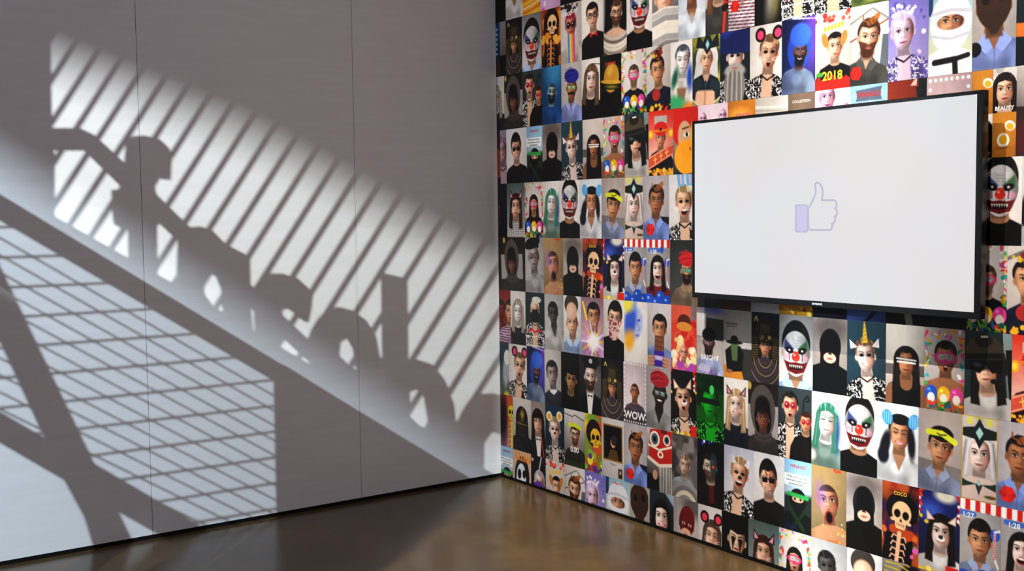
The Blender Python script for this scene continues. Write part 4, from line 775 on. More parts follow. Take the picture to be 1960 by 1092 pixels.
@D('cap_man', 'print of a bearded man in a dark cap with white lettering across his chest', [('BRIGHT', 0.5, 0.75, 0.085, '#f2eef0')])
def _(p): p.bg('#8d8a88', '#c9beb4'); p.ell(0.05, 0.08, 0.18, 0.06, '#4a4aa0', 0, 0.08, 0.8); p.rect(-0.28, 0.15, -0.08, 0.45, '#d8d6d4'); p.rect(-0.08, 0.2, 0.3, 0.48, '#3a3838'); person(p, -0.02, 0.52, 0.14, '#8a6a72', 'none', '#17110f', '#a8b4dc', 'tee', beard='#2a2022'); p.ell(-0.02, 0.42, 0.125, 0.09, '#151517'); p.rect(-0.14, 0.42, 0.09, 0.46, '#19191b'); p.dots(12, 3, ['#7a4aa0', '#d8d0e8'], 0.05, (-0.25, 0.85, 0.25, 1.0), 0.6)
@D('plague_hat', 'print of a dark figure in a wide brimmed hat leaning on an orange table', ())
def _(p): p.bg('#a6a6a4', '#cfcac2'); p.line([(-0.22, 0.2), (0.0, 0.2)], 0.03, '#6a6a68', 0.7); p.line([(-0.2, 0.24), (-0.02, 0.24)], 0.01, '#3a3a38', 0.8); p.rect(0.08, 0.55, 0.3, 1.1, '#3c3a38'); p.poly([(-0.3, 0.82), (0.05, 0.78), (0.16, 1.1), (-0.3, 1.1)], '#d88a34'); p.poly([(-0.24, 0.6), (-0.1, 0.5), (0.06, 0.52), (0.12, 0.62), (0.1, 0.88), (-0.2, 0.92)], '#17181a'); p.poly([(-0.13, 0.5), (0.01, 0.5), (0.0, 0.74), (-0.1, 0.74)], '#5a7048'); p.ell(-0.06, 0.47, 0.16, 0.03, '#121313'); p.ell(-0.06, 0.43, 0.07, 0.06, '#121313'); p.ell(-0.16, 0.9, 0.07, 0.03, '#9a6a4a')
@D('wizard_sliver', 'narrow print of a grey beard and pale face in blue light at the corner')
def _(p): p.bg('#20344a', '#5a5f4a'); p.ell(0.16, 0.5, 0.1, 0.28, '#8f989a', 0, 0.06); p.ell(0.16, 0.3, 0.08, 0.12, '#c9bfb6'); p.ell(0.2, 0.93, 0.08, 0.08, '#b8b02c', 0, 0.05)
@D('priest', 'grey print of a young man with a white clerical collar')
def _(p): p.bg('#c4bfba', '#a9a5a2'); person(p, 0.0, 0.45, 0.18, '#a59a94', 'short', '#2a2624', '#3a3d4a', 'collar', look=0.3)
@D('dark_curls', 'print of a woman half hidden by black curls in the dark')
def _(p): p.bg('#101211', '#0a0a0a'); person(p, 0.02, 0.48, 0.17, '#a8845c', 'afro', '#0c0b0b', '#0b0a0a', 'tee', eyes='d', lips='#8a3a34')
@D('captain', 'print of a bearded man in a peaked black cap, white shirt and black jacket')
def _(p): p.bg('#3a3a38', '#1c1c1c'); p.ell(0.15, 0.5, 0.12, 0.3, '#7a7874', 0, 0.1, 0.7); person(p, 0.0, 0.4, 0.17, 'p', 'none', '#17110f', '#101012', 'suit', beard='#3a2a22'); p.ell(0.0, 0.17, 0.2, 0.09, '#191a1c'); p.rect(-0.14, 0.19, 0.14, 0.27, '#141415'); p.ell(0.0, 0.17, 0.04, 0.035, '#b8b4ac')
@D('wow', 'print of a man framed by small lights above large white capitals', [('WOW', 0.5, 0.87, 0.14, '#f8f4f4')])
def _(p):
    p.bg('#c4b2b4', '#d8cdcc'); person(p, 0, 0.47, 0.14, 't', 'buzz', '#2a2020', '#5a4a58', 'tee'); p.mix(np.clip((p.Y-0.76)*12, 0, 1), '#4a4048', 0.8)
    for k in range(14):
        for q in (-1, 1): p.ell(q*(p.a/2-0.018), 0.03+k*0.072, 0.013, 0.013, '#fbf6f4')
    for k in range(10):
        for y in (0.02, 0.975): p.ell(-p.a/2+0.03+k*(p.a-0.06)/9, y, 0.013, 0.013, '#fbf6f4')
@D('green_night', 'print of a person in floral clothes tinted wholly bright green')
def _(p): p.bg('#0f3a18', '#1c8a34'); p.blur_bg(['#0a2410'], 5, 3); person(p, 0.0, 0.45, 0.18, '#3fc05a', 'tied', '#0c2812', '#0a2a10', 'floral', eyes='d'); p.C = p.C*np.array([0.25, 0.85, 0.3]); p.ell(0.04, 0.28, 0.04, 0.06, '#46c864'); p.line([(-0.12, 0.42), (0.14, 0.44)], 0.07, '#0a1c0c')
@D('cat_blonde', 'print of a blonde woman with black and pink cat ears in a navy jumper')
def _(p): p.bg('#e6dfd6', '#d8d0c8'); person(p, 0, 0.4, 0.18, 'p', 'long', '#a88a66', '#1c2236', 'tee', 's', lips='#c04a54'); cat_ears(p, 0, 0.42, 0.2, '#1c1214', '#d88a98', 0.3, 0.58, 0.6); whiskers(p, 0, 0.4, 0.18)
@D('yellow_skeleton', 'narrow print of a yellow skeleton costume on orange and purple')
def _(p): p.bg('#c85a1c', '#a86a8a'); skull(p, 0.12, 0.35, 0.12, '#d8c82c'); ribs(p, 0.14, 0.5, 0.95, '#d2c038'); p.ell(-0.1, 0.5, 0.1, 0.4, '#17121a', 0, 0.1)
@D('black_robe', 'print of a long haired person in a black robe with a yellow painted face')
def _(p): p.bg('#d2cabf', '#9c938c'); person(p, 0.0, 0.42, 0.18, '#4a4226', 'long', '#14131c', '#0d0d10', 'tee', eyes='d'); p.ell(0.02, 0.33, 0.05, 0.09, '#b8a02c', 0, 0.05, 0.7); p.line([(-0.14, 0.48), (0.14, 0.5)], 0.014, '#8a7a4a')
@D('red_lanyard', 'print of a woman with black fringe, black blazer and a red lanyard')
def _(p): p.bg('#a0948c', '#8a7e76'); person(p, 0.0, 0.4, 0.17, 'l', 'bangs', '#15100f', '#141315', 'suit', lips='#c06058'); p.line([(0.08, 0.65), (0.14, 1.0)], 0.02, '#d22a34')
@D('mouse_ears', 'print of a smiling woman with yellow mouse ears in a floral dress on dark blue')
def _(p): p.bg('#1c3c50', '#152a38'); person(p, 0.0, 0.45, 0.18, 'p', 'tied', '#8a745a', '#0e0e0f', 'floral', 's', eyes='d'); round_ears(p, 0.0, 0.43, 0.18, '#ead8b0', '#d89a2c', 0.75, 0.42); p.ell(0.0, 0.5, 0.025, 0.02, '#141010')
@D('score', 'print of a man in glasses and yellow headband with a white score', [('0.00', 0.5, 0.70, 0.11, '#f4f2f0')])
def _(p): p.bg('#cfcac4', '#5a524c'); p.line([(-0.3, 0.08), (-0.05, 0.12), (0.0, 0.08), (0.3, 0.16)], 0.014, '#1c1a1a'); person(p, 0.02, 0.44, 0.16, 'l', 'short', '#2a1c16', '#34302c', 'tee', beard='#5a3a2c', gl=('rim', '#3a2020')); p.line([(-0.14, 0.27), (0, 0.26), (0.17, 0.3)], 0.07, '#c8cf2a'); p.rect(-0.3, 0.9, 0.3, 1.1, '#3f4a20', 0.5)
@D('paint_skeleton', 'print of a splattered orange and yellow painted skull mask')
def _(p): p.bg('#e08a28', '#7a3a6a'); p.blur_bg(['#e8c02c', '#d0481c', '#6a9a34'], 7, 23); p.ell(0.02, 0.35, 0.17, 0.2, '#20141c'); skull(p, 0.06, 0.42, 0.15, '#e8b02c'); p.dots(16, 5, ['#7fb03a', '#e8d23a', '#5a3a8a'], 0.05, (-0.28, 0.65, 0.28, 1.0))
@D('framed_painting', 'print of a dark portrait painting in a gold frame on a gallery wall')
def _(p): p.bg('#d6d2ce', '#b8b0ae'); p.rect(-0.25, 0.1, 0.25, 0.72, '#9a7434'); p.rect(-0.225, 0.125, 0.225, 0.69, '#0b0b0e'); p.poly([(-0.14, 0.69), (-0.06, 0.52), (0.1, 0.52), (0.16, 0.69)], '#5a4320'); p.ell(0.01, 0.4, 0.065, 0.09, '#c89a78'); p.ell(0.035, 0.36, 0.075, 0.09, '#3a2c26', 0.3); p.line([(-0.1, 0.76), (0.1, 0.765)], 0.008, '#6a6462'); p.line([(-0.06, 0.78), (0.06, 0.785)], 0.006, '#6a6462'); p.rect(0.14, 0.82, 0.24, 0.98, '#2a2624'); p.ell(0.19, 0.88, 0.025, 0.035, '#b08a70')
@D('lion_dance', 'print of a red lion dance head with round eyes and a long white fringe')
def _(p):
    p.bg('#d8d0c8', '#15151a'); p.poly([(-0.2, 0.1), (0.24, 0.02), (0.28, 0.5), (0.1, 0.6), (-0.22, 0.52)], '#b0241c'); p.rect(0.02, 0.02, 0.14, 0.12, '#6a1a16')
    for x, y, q in ((-0.1, 0.22, 0.1), (0.14, 0.2, 0.07)): p.ell(x, y, q, q*1.1, '#e4d8c4'); p.ell(x, y, q*0.7, q*0.8, '#4a5a6a'); p.ell(x, y, q*0.35, q*0.4, '#0d0d0f')
    p.ell(0.02, 0.42, 0.06, 0.05, '#e8dcc8'); p.ell(0.02, 0.42, 0.03, 0.025, '#b0241c'); p.line([(-0.22, 0.32), (0, 0.36), (0.28, 0.26)], 0.03, '#e2d4bc'); p.line([(-0.22, 0.5), (0, 0.58), (0.28, 0.52)], 0.05, '#d8c8b0'); p.rect(-0.3, 0.72, 0.1, 1.1, '#121216')
    for k in range(10): p.line([(0.0+k*0.028, 0.58), (0.02+k*0.026, 0.98)], 0.014, '#d6d0c6' if k % 2 else '#a09a92')
    p.ell(-0.08, 0.72, 0.05, 0.07, '#b88a6a')
@D('shield_cave', 'grey print of a curly haired man behind a round striped shield')
def _(p):
    p.bg('#56514e', '#6f6a66'); p.blur_bg(['#3a3634', '#7c7672'], 9, 31); person(p, 0.0, 0.48, 0.13, '#c2aa98', 'short', '#6a5a48', '#9aa2a6', 'tee')
    for k, c in enumerate(('#8f8a88', '#75706e', '#cfc2a8', '#8a8688', '#6a6668')): p.ell(0.06, 1.08, 0.36-k*0.06, 0.38-k*0.065, c)
@D('robot_man', 'print of a pale bearded man with a glowing red eye on black')
def _(p): p.bg('#0d0f16', '#100c0c'); p.dots(6, 3, ['#2a4ac8', '#d8d0e0'], 0.018, (-0.25, 0.03, 0.1, 0.12)); person(p, 0.0, 0.42, 0.16, '#b8a894', 'short', '#191412', '#1a1616', 'tee', beard='#4a3a30'); p.ell(0.07, 0.38, 0.07, 0.16, '#2a3a40', 0, 0.03, 0.8); p.ell(0.06, 0.41, 0.02, 0.02, '#ff3a2a'); p.rect(-0.04, 0.66, 0.05, 0.9, '#7a1c18', 0.7)
@D('white_ears', 'print of a laughing woman with white puppy ears and a black nose')
def _(p): p.bg('#b8bcd0', '#cfc6c2'); person(p, 0.0, 0.42, 0.18, 'l', 'tied', '#9a7a58', '#101010', 'floral', 'l', eyes='d'); cat_ears(p, 0, 0.44, 0.18, '#e4e0e4', '#cfc4cc', 0.22, 0.5, 0.55); p.ell(0.01, 0.46, 0.03, 0.022, '#121010')
@D('flame_panda', 'print of a black and white painted face under an orange flame crown')
def _(p): p.bg('#d8a888', '#cfc6c0'); p.ell(0, 0.5, 0.2, 0.34, '#15151a'); p.ell(-0.02, 0.52, 0.13, 0.24, '#dfe4ea'); p.ell(-0.07, 0.46, 0.05, 0.08, '#111318'); p.ell(0.06, 0.44, 0.045, 0.07, '#111318'); p.ell(-0.01, 0.62, 0.06, 0.04, '#1c1d24'); p.ell(0.0, 0.7, 0.08, 0.05, '#3a6aa8', 0, 0.03); [p.poly([(-0.2+k*0.07, 0.24), (-0.13+k*0.07, 0.24), (-0.16+k*0.075, 0.08)], '#e8882c', 0.02) for k in range(6)]
@D('purple_mask', 'print of a grey haired person with a purple mask over mouth and nose')
def _(p): p.bg('#1c1c1e', '#141214'); person(p, 0.02, 0.5, 0.17, 'p', 'tied', '#9a9496', '#2a2028', 'tee'); p.poly([(-0.12, 0.52), (0.02, 0.47), (0.16, 0.52), (0.12, 0.72), (-0.06, 0.72)], '#6a3a98'); p.line([(0.0, 0.3), (0.06, 0.05)], 0.03, '#d8d4d8', 0.8); p.ell(-0.18, 0.16, 0.03, 0.03, '#c8a8a0')
@D('black_hair', 'print of a woman with glossy black hair and red lips on dark green')
def _(p): p.bg('#24343a', '#141a1e'); p.poly([(0.0, 0.0), (0.3, 0.0), (0.3, 0.3)], '#8a9aa4', 0.03); person(p, 0.0, 0.42, 0.2, 'p', 'long', '#0d0c0e', '#151214', 'tee', 's', lips='#b0304a')
@D('red_hood', 'print of a person in a plain dark red hood with eye openings')
def _(p):
    p.bg('#8d8683', '#c2b8b0'); p.ell(0.1, 0.12, 0.2, 0.15, '#4a4542', 0, 0.12, 0.8); person(p, 0.0, 0.42, 0.17, 'l', 'none', '#111', '#7a1a1a', 'none')
    p.ell(0, 0.36, 0.15, 0.22, '#641416'); p.rect(-0.145, 0.36, 0.145, 0.46, '#5c1214'); p.ell(0, 0.54, 0.1, 0.08, '#cc9a80'); p.ell(0, 0.55, 0.04, 0.014, '#a0605a')
    for q in (-1, 1): p.ell(q*0.06, 0.4, 0.035, 0.022, '#d2a48c'); p.ell(q*0.06, 0.4, 0.014, 0.016, '#1a1210')
@D('heart_ears_hair', 'print of a long haired woman with black ears holding red hearts')
def _(p): p.bg('#d2cac6', '#c4bab4'); person(p, 0.03, 0.46, 0.18, 'l', 'long', '#4a3a32', '#222', 'tee', eyes='c', lips='#b04a58'); round_ears(p, 0.0, 0.44, 0.19, '#1a1012', '#e03a50', 0.62, 0.4); whiskers(p, 0.03, 0.46, 0.18)
@D('curls_paint', 'print of a white painted face with dark running eyes in black curls')
def _(p): p.bg('#0e0d0d', '#0c0b0b'); person(p, 0.02, 0.41, 0.19, '#dcc0a0', 'afro', '#0b0a0a', '#15130f', 'tee', eyes='d', lips='#b03a34'); [p.poly([(0.02+q*0.06-0.035, 0.39), (0.02+q*0.06+0.035, 0.39), (0.02+q*0.06, 0.55)], '#15100e', 0.02) for q in (-1, 1)]
@D('comic_burst', 'print of yellow comic scribbles over a dark head')
def _(p): p.bg('#9a958e', '#4a4642'); p.ell(0.1, 0.4, 0.2, 0.35, '#1a1818', 0, 0.04); [p.line([(-0.25, 0.08+k*0.05), (-0.1, 0.05+k*0.06), (0.04, 0.09+k*0.05)], 0.014, '#d8b42c') for k in range(6)]; p.rect(0.05, 0.25, 0.2, 0.3, '#e0dcd4'); p.ell(-0.1, 0.6, 0.1, 0.1, '#e2c42c', 0, 0.06)
@D('grey_low', 'print of a pale grey wall, its lower edge under the screen')
def _(p): p.bg('#8a8686', '#a6aab0')
@D('maroon_low', 'print of dark maroon cloth, its lower edge under the screen')
def _(p): p.bg('#5a2a2c', '#4a2024')
@D('dark_low', 'print of a dark grey garment, its lower edge under the screen')
def _(p): p.bg('#4a4846', '#3a3838'); p.mul(np.clip(p.noise(8, 4), 0, 1), 0.7)
@D('gold_low', 'print of heaped golden popcorn, its lower edge under the screen')
def _(p): p.bg('#8a5a20', '#6a4018'); popcorn(p, 0.6, 9)
@D('navy_low', 'print of dark navy cloth, its lower edge under the screen')
def _(p): p.bg('#151a3a', '#12152e')
@D('sky_low', 'print of blue sky with a dark branch, its lower edge under the screen')
def _(p): p.bg('#4a6ab8', '#5070bc'); p.line([(0.0, 1.0), (0.2, 0.8)], 0.05, '#20284a')
@D('black_low', 'print of a black coat with a pale collar, its lower edge under the screen')
def _(p): p.bg('#141214', '#0e0d0e'); p.poly([(-0.02, 0.7), (0.06, 0.7), (0.14, 1.0), (0.04, 1.0)], '#8d8a8a', 0.02)

SHORT = {'blue_poster': 'blue poster', 'grey_sliver': 'grey room with chair',
 'white_top': 'white draped top',
 'festive_orange': 'orange scribbles',
 'festive_purple': 'purple festive street',
 'black_tile': 'plain black picture',
 'pharaoh': 'striped golden headdress',
 'clown_blue': 'blue collared clown',
 'clown_dark': 'clown in black jumper',
 'skeleton_orange': 'skeleton in marigolds',
 'coco_skeleton': 'skeleton with bare ribs',
 'good_day': 'rainbow mouth',
 'bow_tie': 'red bow tie',
 'astronaut': 'bearded astronaut',
 'helmet_cream': 'cream space helmet',
 'misty_v': 'misty v neck',
 'tassel': 'red tassel',
 'striped_shirt': 'red checked shirt',
 'dark_blur': 'dark blurred room',
 'red_script': 'cloth masked face with red script',
 'floral_plain': 'floral dress',
 'olive': 'olive blur',
 'white_sketch': 'overexposed long haired woman',
 'hood': 'deep grey hood',
 'red_goggle_pair': 'pair in red goggles',
 'blue_beard': 'blue bearded man',
 'turban_purple': 'blue turban',
 'long_hair': 'long brown hair',
 'yellow_helmet': 'yellow sun helmet',
 'reef_man': 'bearded man in reef frame',
 'reef_woman': 'long haired woman in reef frame',
 'reef_pink': 'shouting man in reef frame',
 'bun_jewel': 'hair bun and red jewellery',
 'green_splash': 'green paint splash',
 'elf_armour': 'winged crown and armour',
 'wizard': 'blue pointed hat',
 'heart_ears': 'heart ears and floral dress',
 'blue_hood': 'bearded man in blue hood',
 'new_year_dog': 'yellow date and puppy ears',
 'lizard_beard': 'red beard and lizard',
 'lavender_woman': 'lavender woman',
 'white_wrap': 'white wrapped head',
 'brown_mask': 'brown sack mask',
 'teal_orange': 'teal wall',
 'maroon_sliver': 'deep red curtain',
 'lilac_woman': 'lilac woman',
 'sunglasses': 'smiling man in black sunglasses',
 'green_band': 'green headband and joke',
 'black_hood': 'black half mask',
 'black_hood_smoke': 'black half mask with smoke',
 'unicorn': 'unicorn horn',
 'glitter_glasses': 'glittering eye bars',
 'combat_helmet': 'goggled helmet',
 'red_cap_scroll': 'red cap and banner',
 'bird_mask': 'red bird hood',
 'purple_faces': 'repeated purple faces',
 'purple_faces_row': 'three purple faces',
 'coco_orange': 'orange glow',
 'dark_bob': 'dark haired head top',
 'collection': 'brown room',
 'ninja_title': 'black hooded head',
 'red_cat': 'red cat ears',
 'bulb_frame': 'bulb framed wall',
 'compact_gold': 'white compact on ochre',
 'beauty_face': 'dark haired woman with spaced lettering',
 'white_title': 'bold white letters',
 'pink_ear_cat': 'pink cat ears on grey',
 'dark_woman_sliver': 'dim violet woman',
 'green_sketch': 'green painted hair',
 'blue_buns': 'blue hair rollers',
 'headband': 'yellow headband',
 'elf_gold_frame': 'gold framed jewelled crown',
 'lizard_blue': 'blue shirt and lizard',
 'whisker_laugh': 'laughing whiskers',
 'beret': 'black beret',
 'open_mouth': 'shouting golden man',
 'dog_moon': 'dog nose at night',
 'dog_dark': 'dog nose on black',
 'marquee_man': 'man under awning',
 'marquee_laugh': 'laughing woman under awning',
 'turban_red_brown': 'red turban and brown shirt',
 'turban_red_grey': 'red turban and grey top',
 'couple_left': 'two close faces', 'grey_man': 'grey short haired man',
 'tall_forehead': 'stretched tall forehead',
 'explosion': 'bursting flash',
 'mosaic_beard': 'patterned cloth mask',
 'paint_profile': 'watercolour face',
 'chocolate': 'chocolate bar',
 'orange_tiger': 'orange tiger hood',
 'cap_man': 'dark cap',
 'plague_hat': 'wide brimmed hat',
 'wizard_sliver': 'grey beard in blue light',
 'priest': 'clerical collar',
 'dark_curls': 'black curls',
 'captain': 'peaked cap',
 'wow': 'light framed man',
 'green_night': 'green tinted person',
 'cat_blonde': 'blonde cat ears',
 'yellow_skeleton': 'yellow skeleton',
 'black_robe': 'black robe',
 'red_lanyard': 'red lanyard',
 'mouse_ears': 'yellow mouse ears',
 'score': 'white score',
 'paint_skeleton': 'painted skull',
 'framed_painting': 'gold framed painting',
 'lion_dance': 'red lion head',
 'shield_cave': 'round shield',
 'robot_man': 'glowing red eye',
 'white_ears': 'white puppy ears',
 'flame_panda': 'flame crown',
 'purple_mask': 'purple mask',
 'black_hair': 'glossy black hair',
 'red_hood': 'dark red hood',
 'heart_ears_hair': 'heart ears and long hair',
 'curls_paint': 'white painted face',
 'comic_burst': 'yellow scribbles', 'grey_low': 'grey wall',
 'maroon_low': 'maroon cloth',
 'dark_low': 'dark garment',
 'gold_low': 'golden popcorn',
 'navy_low': 'navy cloth',
 'sky_low': 'blue sky',
 'black_low': 'black coat'}
# rows of the mural, top to bottom: image columns where the pictures meet, and the picture after each
ROWS = {
 -1: '950 black_tile 968.6 white_top 1001 festive_orange 1035 festive_purple 1073 black_tile 1117',
 0: '949 blue_poster 957.5 grey_sliver 969 pharaoh 1000 clown_blue 1037 skeleton_orange 1074 good_day 1114 bow_tie 1156 astronaut 1200 clown_dark 1249 helmet_cream 1299 misty_v 1351 tassel 1395 striped_shirt 1445 dark_blur 1496 red_script 1561 floral_plain 1631 olive 1705',
 1: '949 white_sketch 966 hood 1001 red_goggle_pair 1038 blue_beard 1075 turban_purple 1114 long_hair 1149 yellow_helmet 1190 reef_man 1238 bun_jewel 1284 green_splash 1326 elf_armour 1379 wizard 1436 heart_ears 1497 blue_hood 1561 new_year_dog 1628 lizard_beard 1701 lavender_woman 1778 white_wrap 1862 brown_mask 1946 teal_orange 2032',
 2: '950 maroon_sliver 958 lilac_woman 970 sunglasses 1009 green_band 1039 black_hood 1075 unicorn 1116 glitter_glasses 1155 reef_pink 1196 combat_helmet 1242 red_cap_scroll 1289 bird_mask 1337 purple_faces 1393.5 coco_orange 1446 dark_bob 1509 collection 1560 purple_faces_row 1628 ninja_title 1699 red_cat 1774 bulb_frame 1860 QUAD 1946 white_title 2034',
 3: '952 dark_woman_sliver 971 pink_ear_cat 1005 reef_woman 1040 green_sketch 1071.5 clown_dark 1110 blue_buns 1152 headband 1196 elf_gold_frame 1232 lizard_blue 1281 whisker_laugh 1332 - 1872 clown_dark 1957 blue_buns 2040',
 4: '953.5 hood 1006 beret 1041 open_mouth 1078.5 black_hood_smoke 1116 coco_skeleton 1155 dog_moon 1196 marquee_man 1238 marquee_laugh 1283 turban_red_brown 1336 dark_low 1384 maroon_low 1438 grey_low 1492 gold_low 1556 navy_low 1622 sky_low 1696 black_low 1772 black_tile 1850 reef_man 1928 bun_jewel 2010',
 5: '955 couple_left 978 white_sketch 1006.5 red_script 1043 grey_man 1079.5 tall_forehead 1113 explosion 1156 mosaic_beard 1195 paint_profile 1240 chocolate 1285.5 orange_tiger 1334 cap_man 1385.5 plague_hat 1439 pharaoh 1492 clown_blue 1556.5 black_hood 1622 unicorn 1696 glitter_glasses 1769.5 reef_pink 1846.7 combat_helmet 1937 red_cap_scroll 2024',
 6: '957 wizard_sliver 974.5 heart_ears 1009 blue_hood 1043 priest 1074.5 dark_curls 1110 captain 1151 pharaoh 1194 wow 1237.7 turban_red_grey 1284.6 dog_dark 1334 green_night 1386 cat_blonde 1432.5 hood 1490 red_goggle_pair 1554 green_sketch 1609.5 clown_dark 1680 blue_buns 1758.5 headband 1840.7 elf_gold_frame 1910 lizard_blue 1994',
 7: '958 yellow_skeleton 982.5 black_robe 1017 red_lanyard 1044.7 mouse_ears 1081 score 1120 paint_skeleton 1152.5 framed_painting 1195 lizard_blue 1239 lion_dance 1286.6 shield_cave 1335 robot_man 1386.5 white_ears 1443 sunglasses 1502 green_band 1553.7 open_mouth 1620.6 black_hood_smoke 1689 coco_skeleton 1759 dog_moon 1837.7 marquee_man 1916 marquee_laugh 2000',
 8: '959 green_band 982 flame_panda 1017 purple_mask 1045 new_year_dog 1081 lizard_beard 1120 lavender_woman 1160 white_wrap 1206.5 brown_mask 1244 black_hair 1290 red_hood 1337 heart_ears_hair 1382 curls_paint 1433 pink_ear_cat 1491.6 reef_woman 1552 grey_man 1622 tall_forehead 1689 comic_burst 1765 explosion 1850',
}
ROW_TOP, ROW_H = 2.65709, 0.308633
def print_material():
    m = bpy.data.materials.new('satin_print'); m.use_nodes = True
    b = m.node_tree.nodes['Principled BSDF']; a = m.node_tree.nodes.new('ShaderNodeAttribute'); a.attribute_name = 'Ink'
    m.node_tree.links.new(a.outputs['Color'], b.inputs['Base Color'])
    b.inputs['Roughness'].default_value = 0.5; b.inputs['Specular IOR Level'].default_value = 0.25
    return m
M_PRINT = print_material()
THICK = 0.002
_PM = {}
STRAIGHT = ('wow bulb_frame marquee_man marquee_laugh elf_gold_frame framed_painting red_script compact_gold beauty_face blue_poster grey_sliver coco_orange collection dark_bob ninja_title '
            'purple_faces purple_faces_row plague_hat green_band white_title gold_low sky_low score pharaoh new_year_dog clown_blue white_sketch red_cap_scroll reef_man reef_woman reef_pink').split()
def print_mesh(name, a, u0, u1, vmax):
    """thin sheet, x -0.5..0.5, z 0..1 (top 1), face towards -y, ink colour on its points"""
    key = (name, round(a/0.05), round(u0, 2), round(u1, 2), round(vmax, 2))
    if key in _PM: return _PM[key]
    sd = sum(ord(c)*(i+3) for i, c in enumerate(name)); R = random.Random(sd)
    tilt, zoom = (0.0, 1.0) if name in STRAIGHT else (R.uniform(-0.13, 0.13), R.uniform(1.10, 1.22))
    p = Paint(a, u0, u1, vmax, tilt, zoom); DES[name][0](p); p.grade(sd)
    nx, ny = p.nx, p.ny
    C = np.clip(p.C, 0, 1); C = np.where(C <= 0.04045, C/12.92, ((C+0.055)/1.055)**2.4)
    n = (nx+1)*(ny+1)
    xs = np.linspace(-0.5, 0.5, nx+1); zs = np.linspace(1, 0, ny+1)
    X, Z = np.meshgrid(xs, zs)
    co = np.zeros((n+4, 3)); co[:n, 0] = X.ravel(); co[:n, 2] = Z.ravel(); co[:n, 1] = -THICK
    co[n:] = [(-0.5, 0, 1), (0.5, 0, 1), (0.5, 0, 0), (-0.5, 0, 0)]
    i = np.arange(ny)[:, None]*(nx+1)+np.arange(nx)[None, :]
    quads = np.stack([i, i+nx+1, i+nx+2, i+1], -1).reshape(-1, 4)
    tl, tr, bl, br = 0, nx, ny*(nx+1), n-1
    side = np.array([[n, n+1, tr, tl], [n+1, n+2, br, tr], [n+2, n+3, bl, br], [n+3, n, tl, bl]])
    q = np.concatenate([quads, side])
    me = bpy.data.meshes.new('portrait_print')
    me.vertices.add(n+4); me.vertices.foreach_set('co', co.ravel())
    me.loops.add(len(q)*4); me.loops.foreach_set('vertex_index', q.ravel().astype(np.int32))
    me.polygons.add(len(q)); me.polygons.foreach_set('loop_start', np.arange(0, len(q)*4, 4, dtype=np.int32))
    me.update(calc_edges=True)
    at = me.color_attributes.new('Ink', 'FLOAT_COLOR', 'POINT')
    full = np.ones((n+4, 4)); full[:n, :3] = C.reshape(-1, 3); full[n:, :3] = 0.6
    at.data.foreach_set('color', full.ravel().astype(np.float32))
    me.materials.append(M_PRINT); me.validate()
    _PM[key] = me
    return me
_TM, _INK = {}, {}
def text_mesh(text, size_x, size_z):
    key = (text, round(size_x, 3), round(size_z, 3))
    if key in _TM: return _TM[key].copy()
    cu = bpy.data.curves.new('lettering', 'FONT'); cu.body = text; cu.align_x = 'CENTER'; cu.align_y = 'CENTER'; cu.size = 1; cu.offset = 0.02; cu.resolution_u = 3
    o = bpy.data.objects.new('lettering', cu); COL.objects.link(o)
    me = bpy.data.meshes.new_from_object(o.evaluated_get(bpy.context.evaluated_depsgraph_get()))
    bpy.data.objects.remove(o); bpy.data.curves.remove(cu)
    for v in me.vertices: v.co = (v.co.x*size_x, 0, v.co.y*size_z)
    me.name = 'lettering'; _TM[key] = me
    return me
def lettering(parent, text, x, y, z, size_x, size_z, color, maxw=None):
    me = text_mesh(text, size_x, size_z)
    w = max(v.co.x for v in me.vertices)-min(v.co.x for v in me.vertices)
    if maxw and w > maxw:
        me = me.copy()
        for v in me.vertices: v.co.x *= maxw/w
    if color not in _INK: _INK[color] = material('lettering_ink', color, 0.5, 0, 0.2)
    me.materials.clear(); me.materials.append(_INK[color])
    o = link('lettering', me, None, parent); o.location = (x, y, z)
    return o
counts = {}
for k, row in ROWS.items():
    t = row.split()
    for i in range(1, len(t)-1, 2):
        if t[i] != '-': counts[t[i]] = counts.get(t[i], 0)+1
PLACED = []
def place_print(name, y0, y1, z0, z1, u0=0.0, u1=1.0, full_h=None):
    w, h = y0-y1, z1-z0
    full_h = full_h or h; vmax = h/full_h
    a = w/(u1-u0)/full_h
    me = print_mesh(name, a, u0, u1, vmax)
    o = link('portrait_print', me)
    o.location = (-0.0001, (y0+y1)/2, z0); o.rotation_euler = (0, 0, -math.pi/2); o.scale = (w-0.0006, 1, h-0.0006)
    PLACED.append((name, o, y0, y1, z0, z1))
    tag(o, DES[name][1], 'photo print', ('repeated prints of the '+SHORT[name]) if counts.get(name, 0) > 1 or name in ('compact_gold', 'beauty_face') else None)
    for (s, u, v, size, c) in DES[name][2]:
        if v > vmax-0.03 or not (u0 < u < u1): continue
        lettering(o, s, (u-u0)/(u1-u0)-0.5, -THICK-0.0004, 1-v/vmax, size*1.25/a, size*1.25/vmax, c, 0.94)
    return o
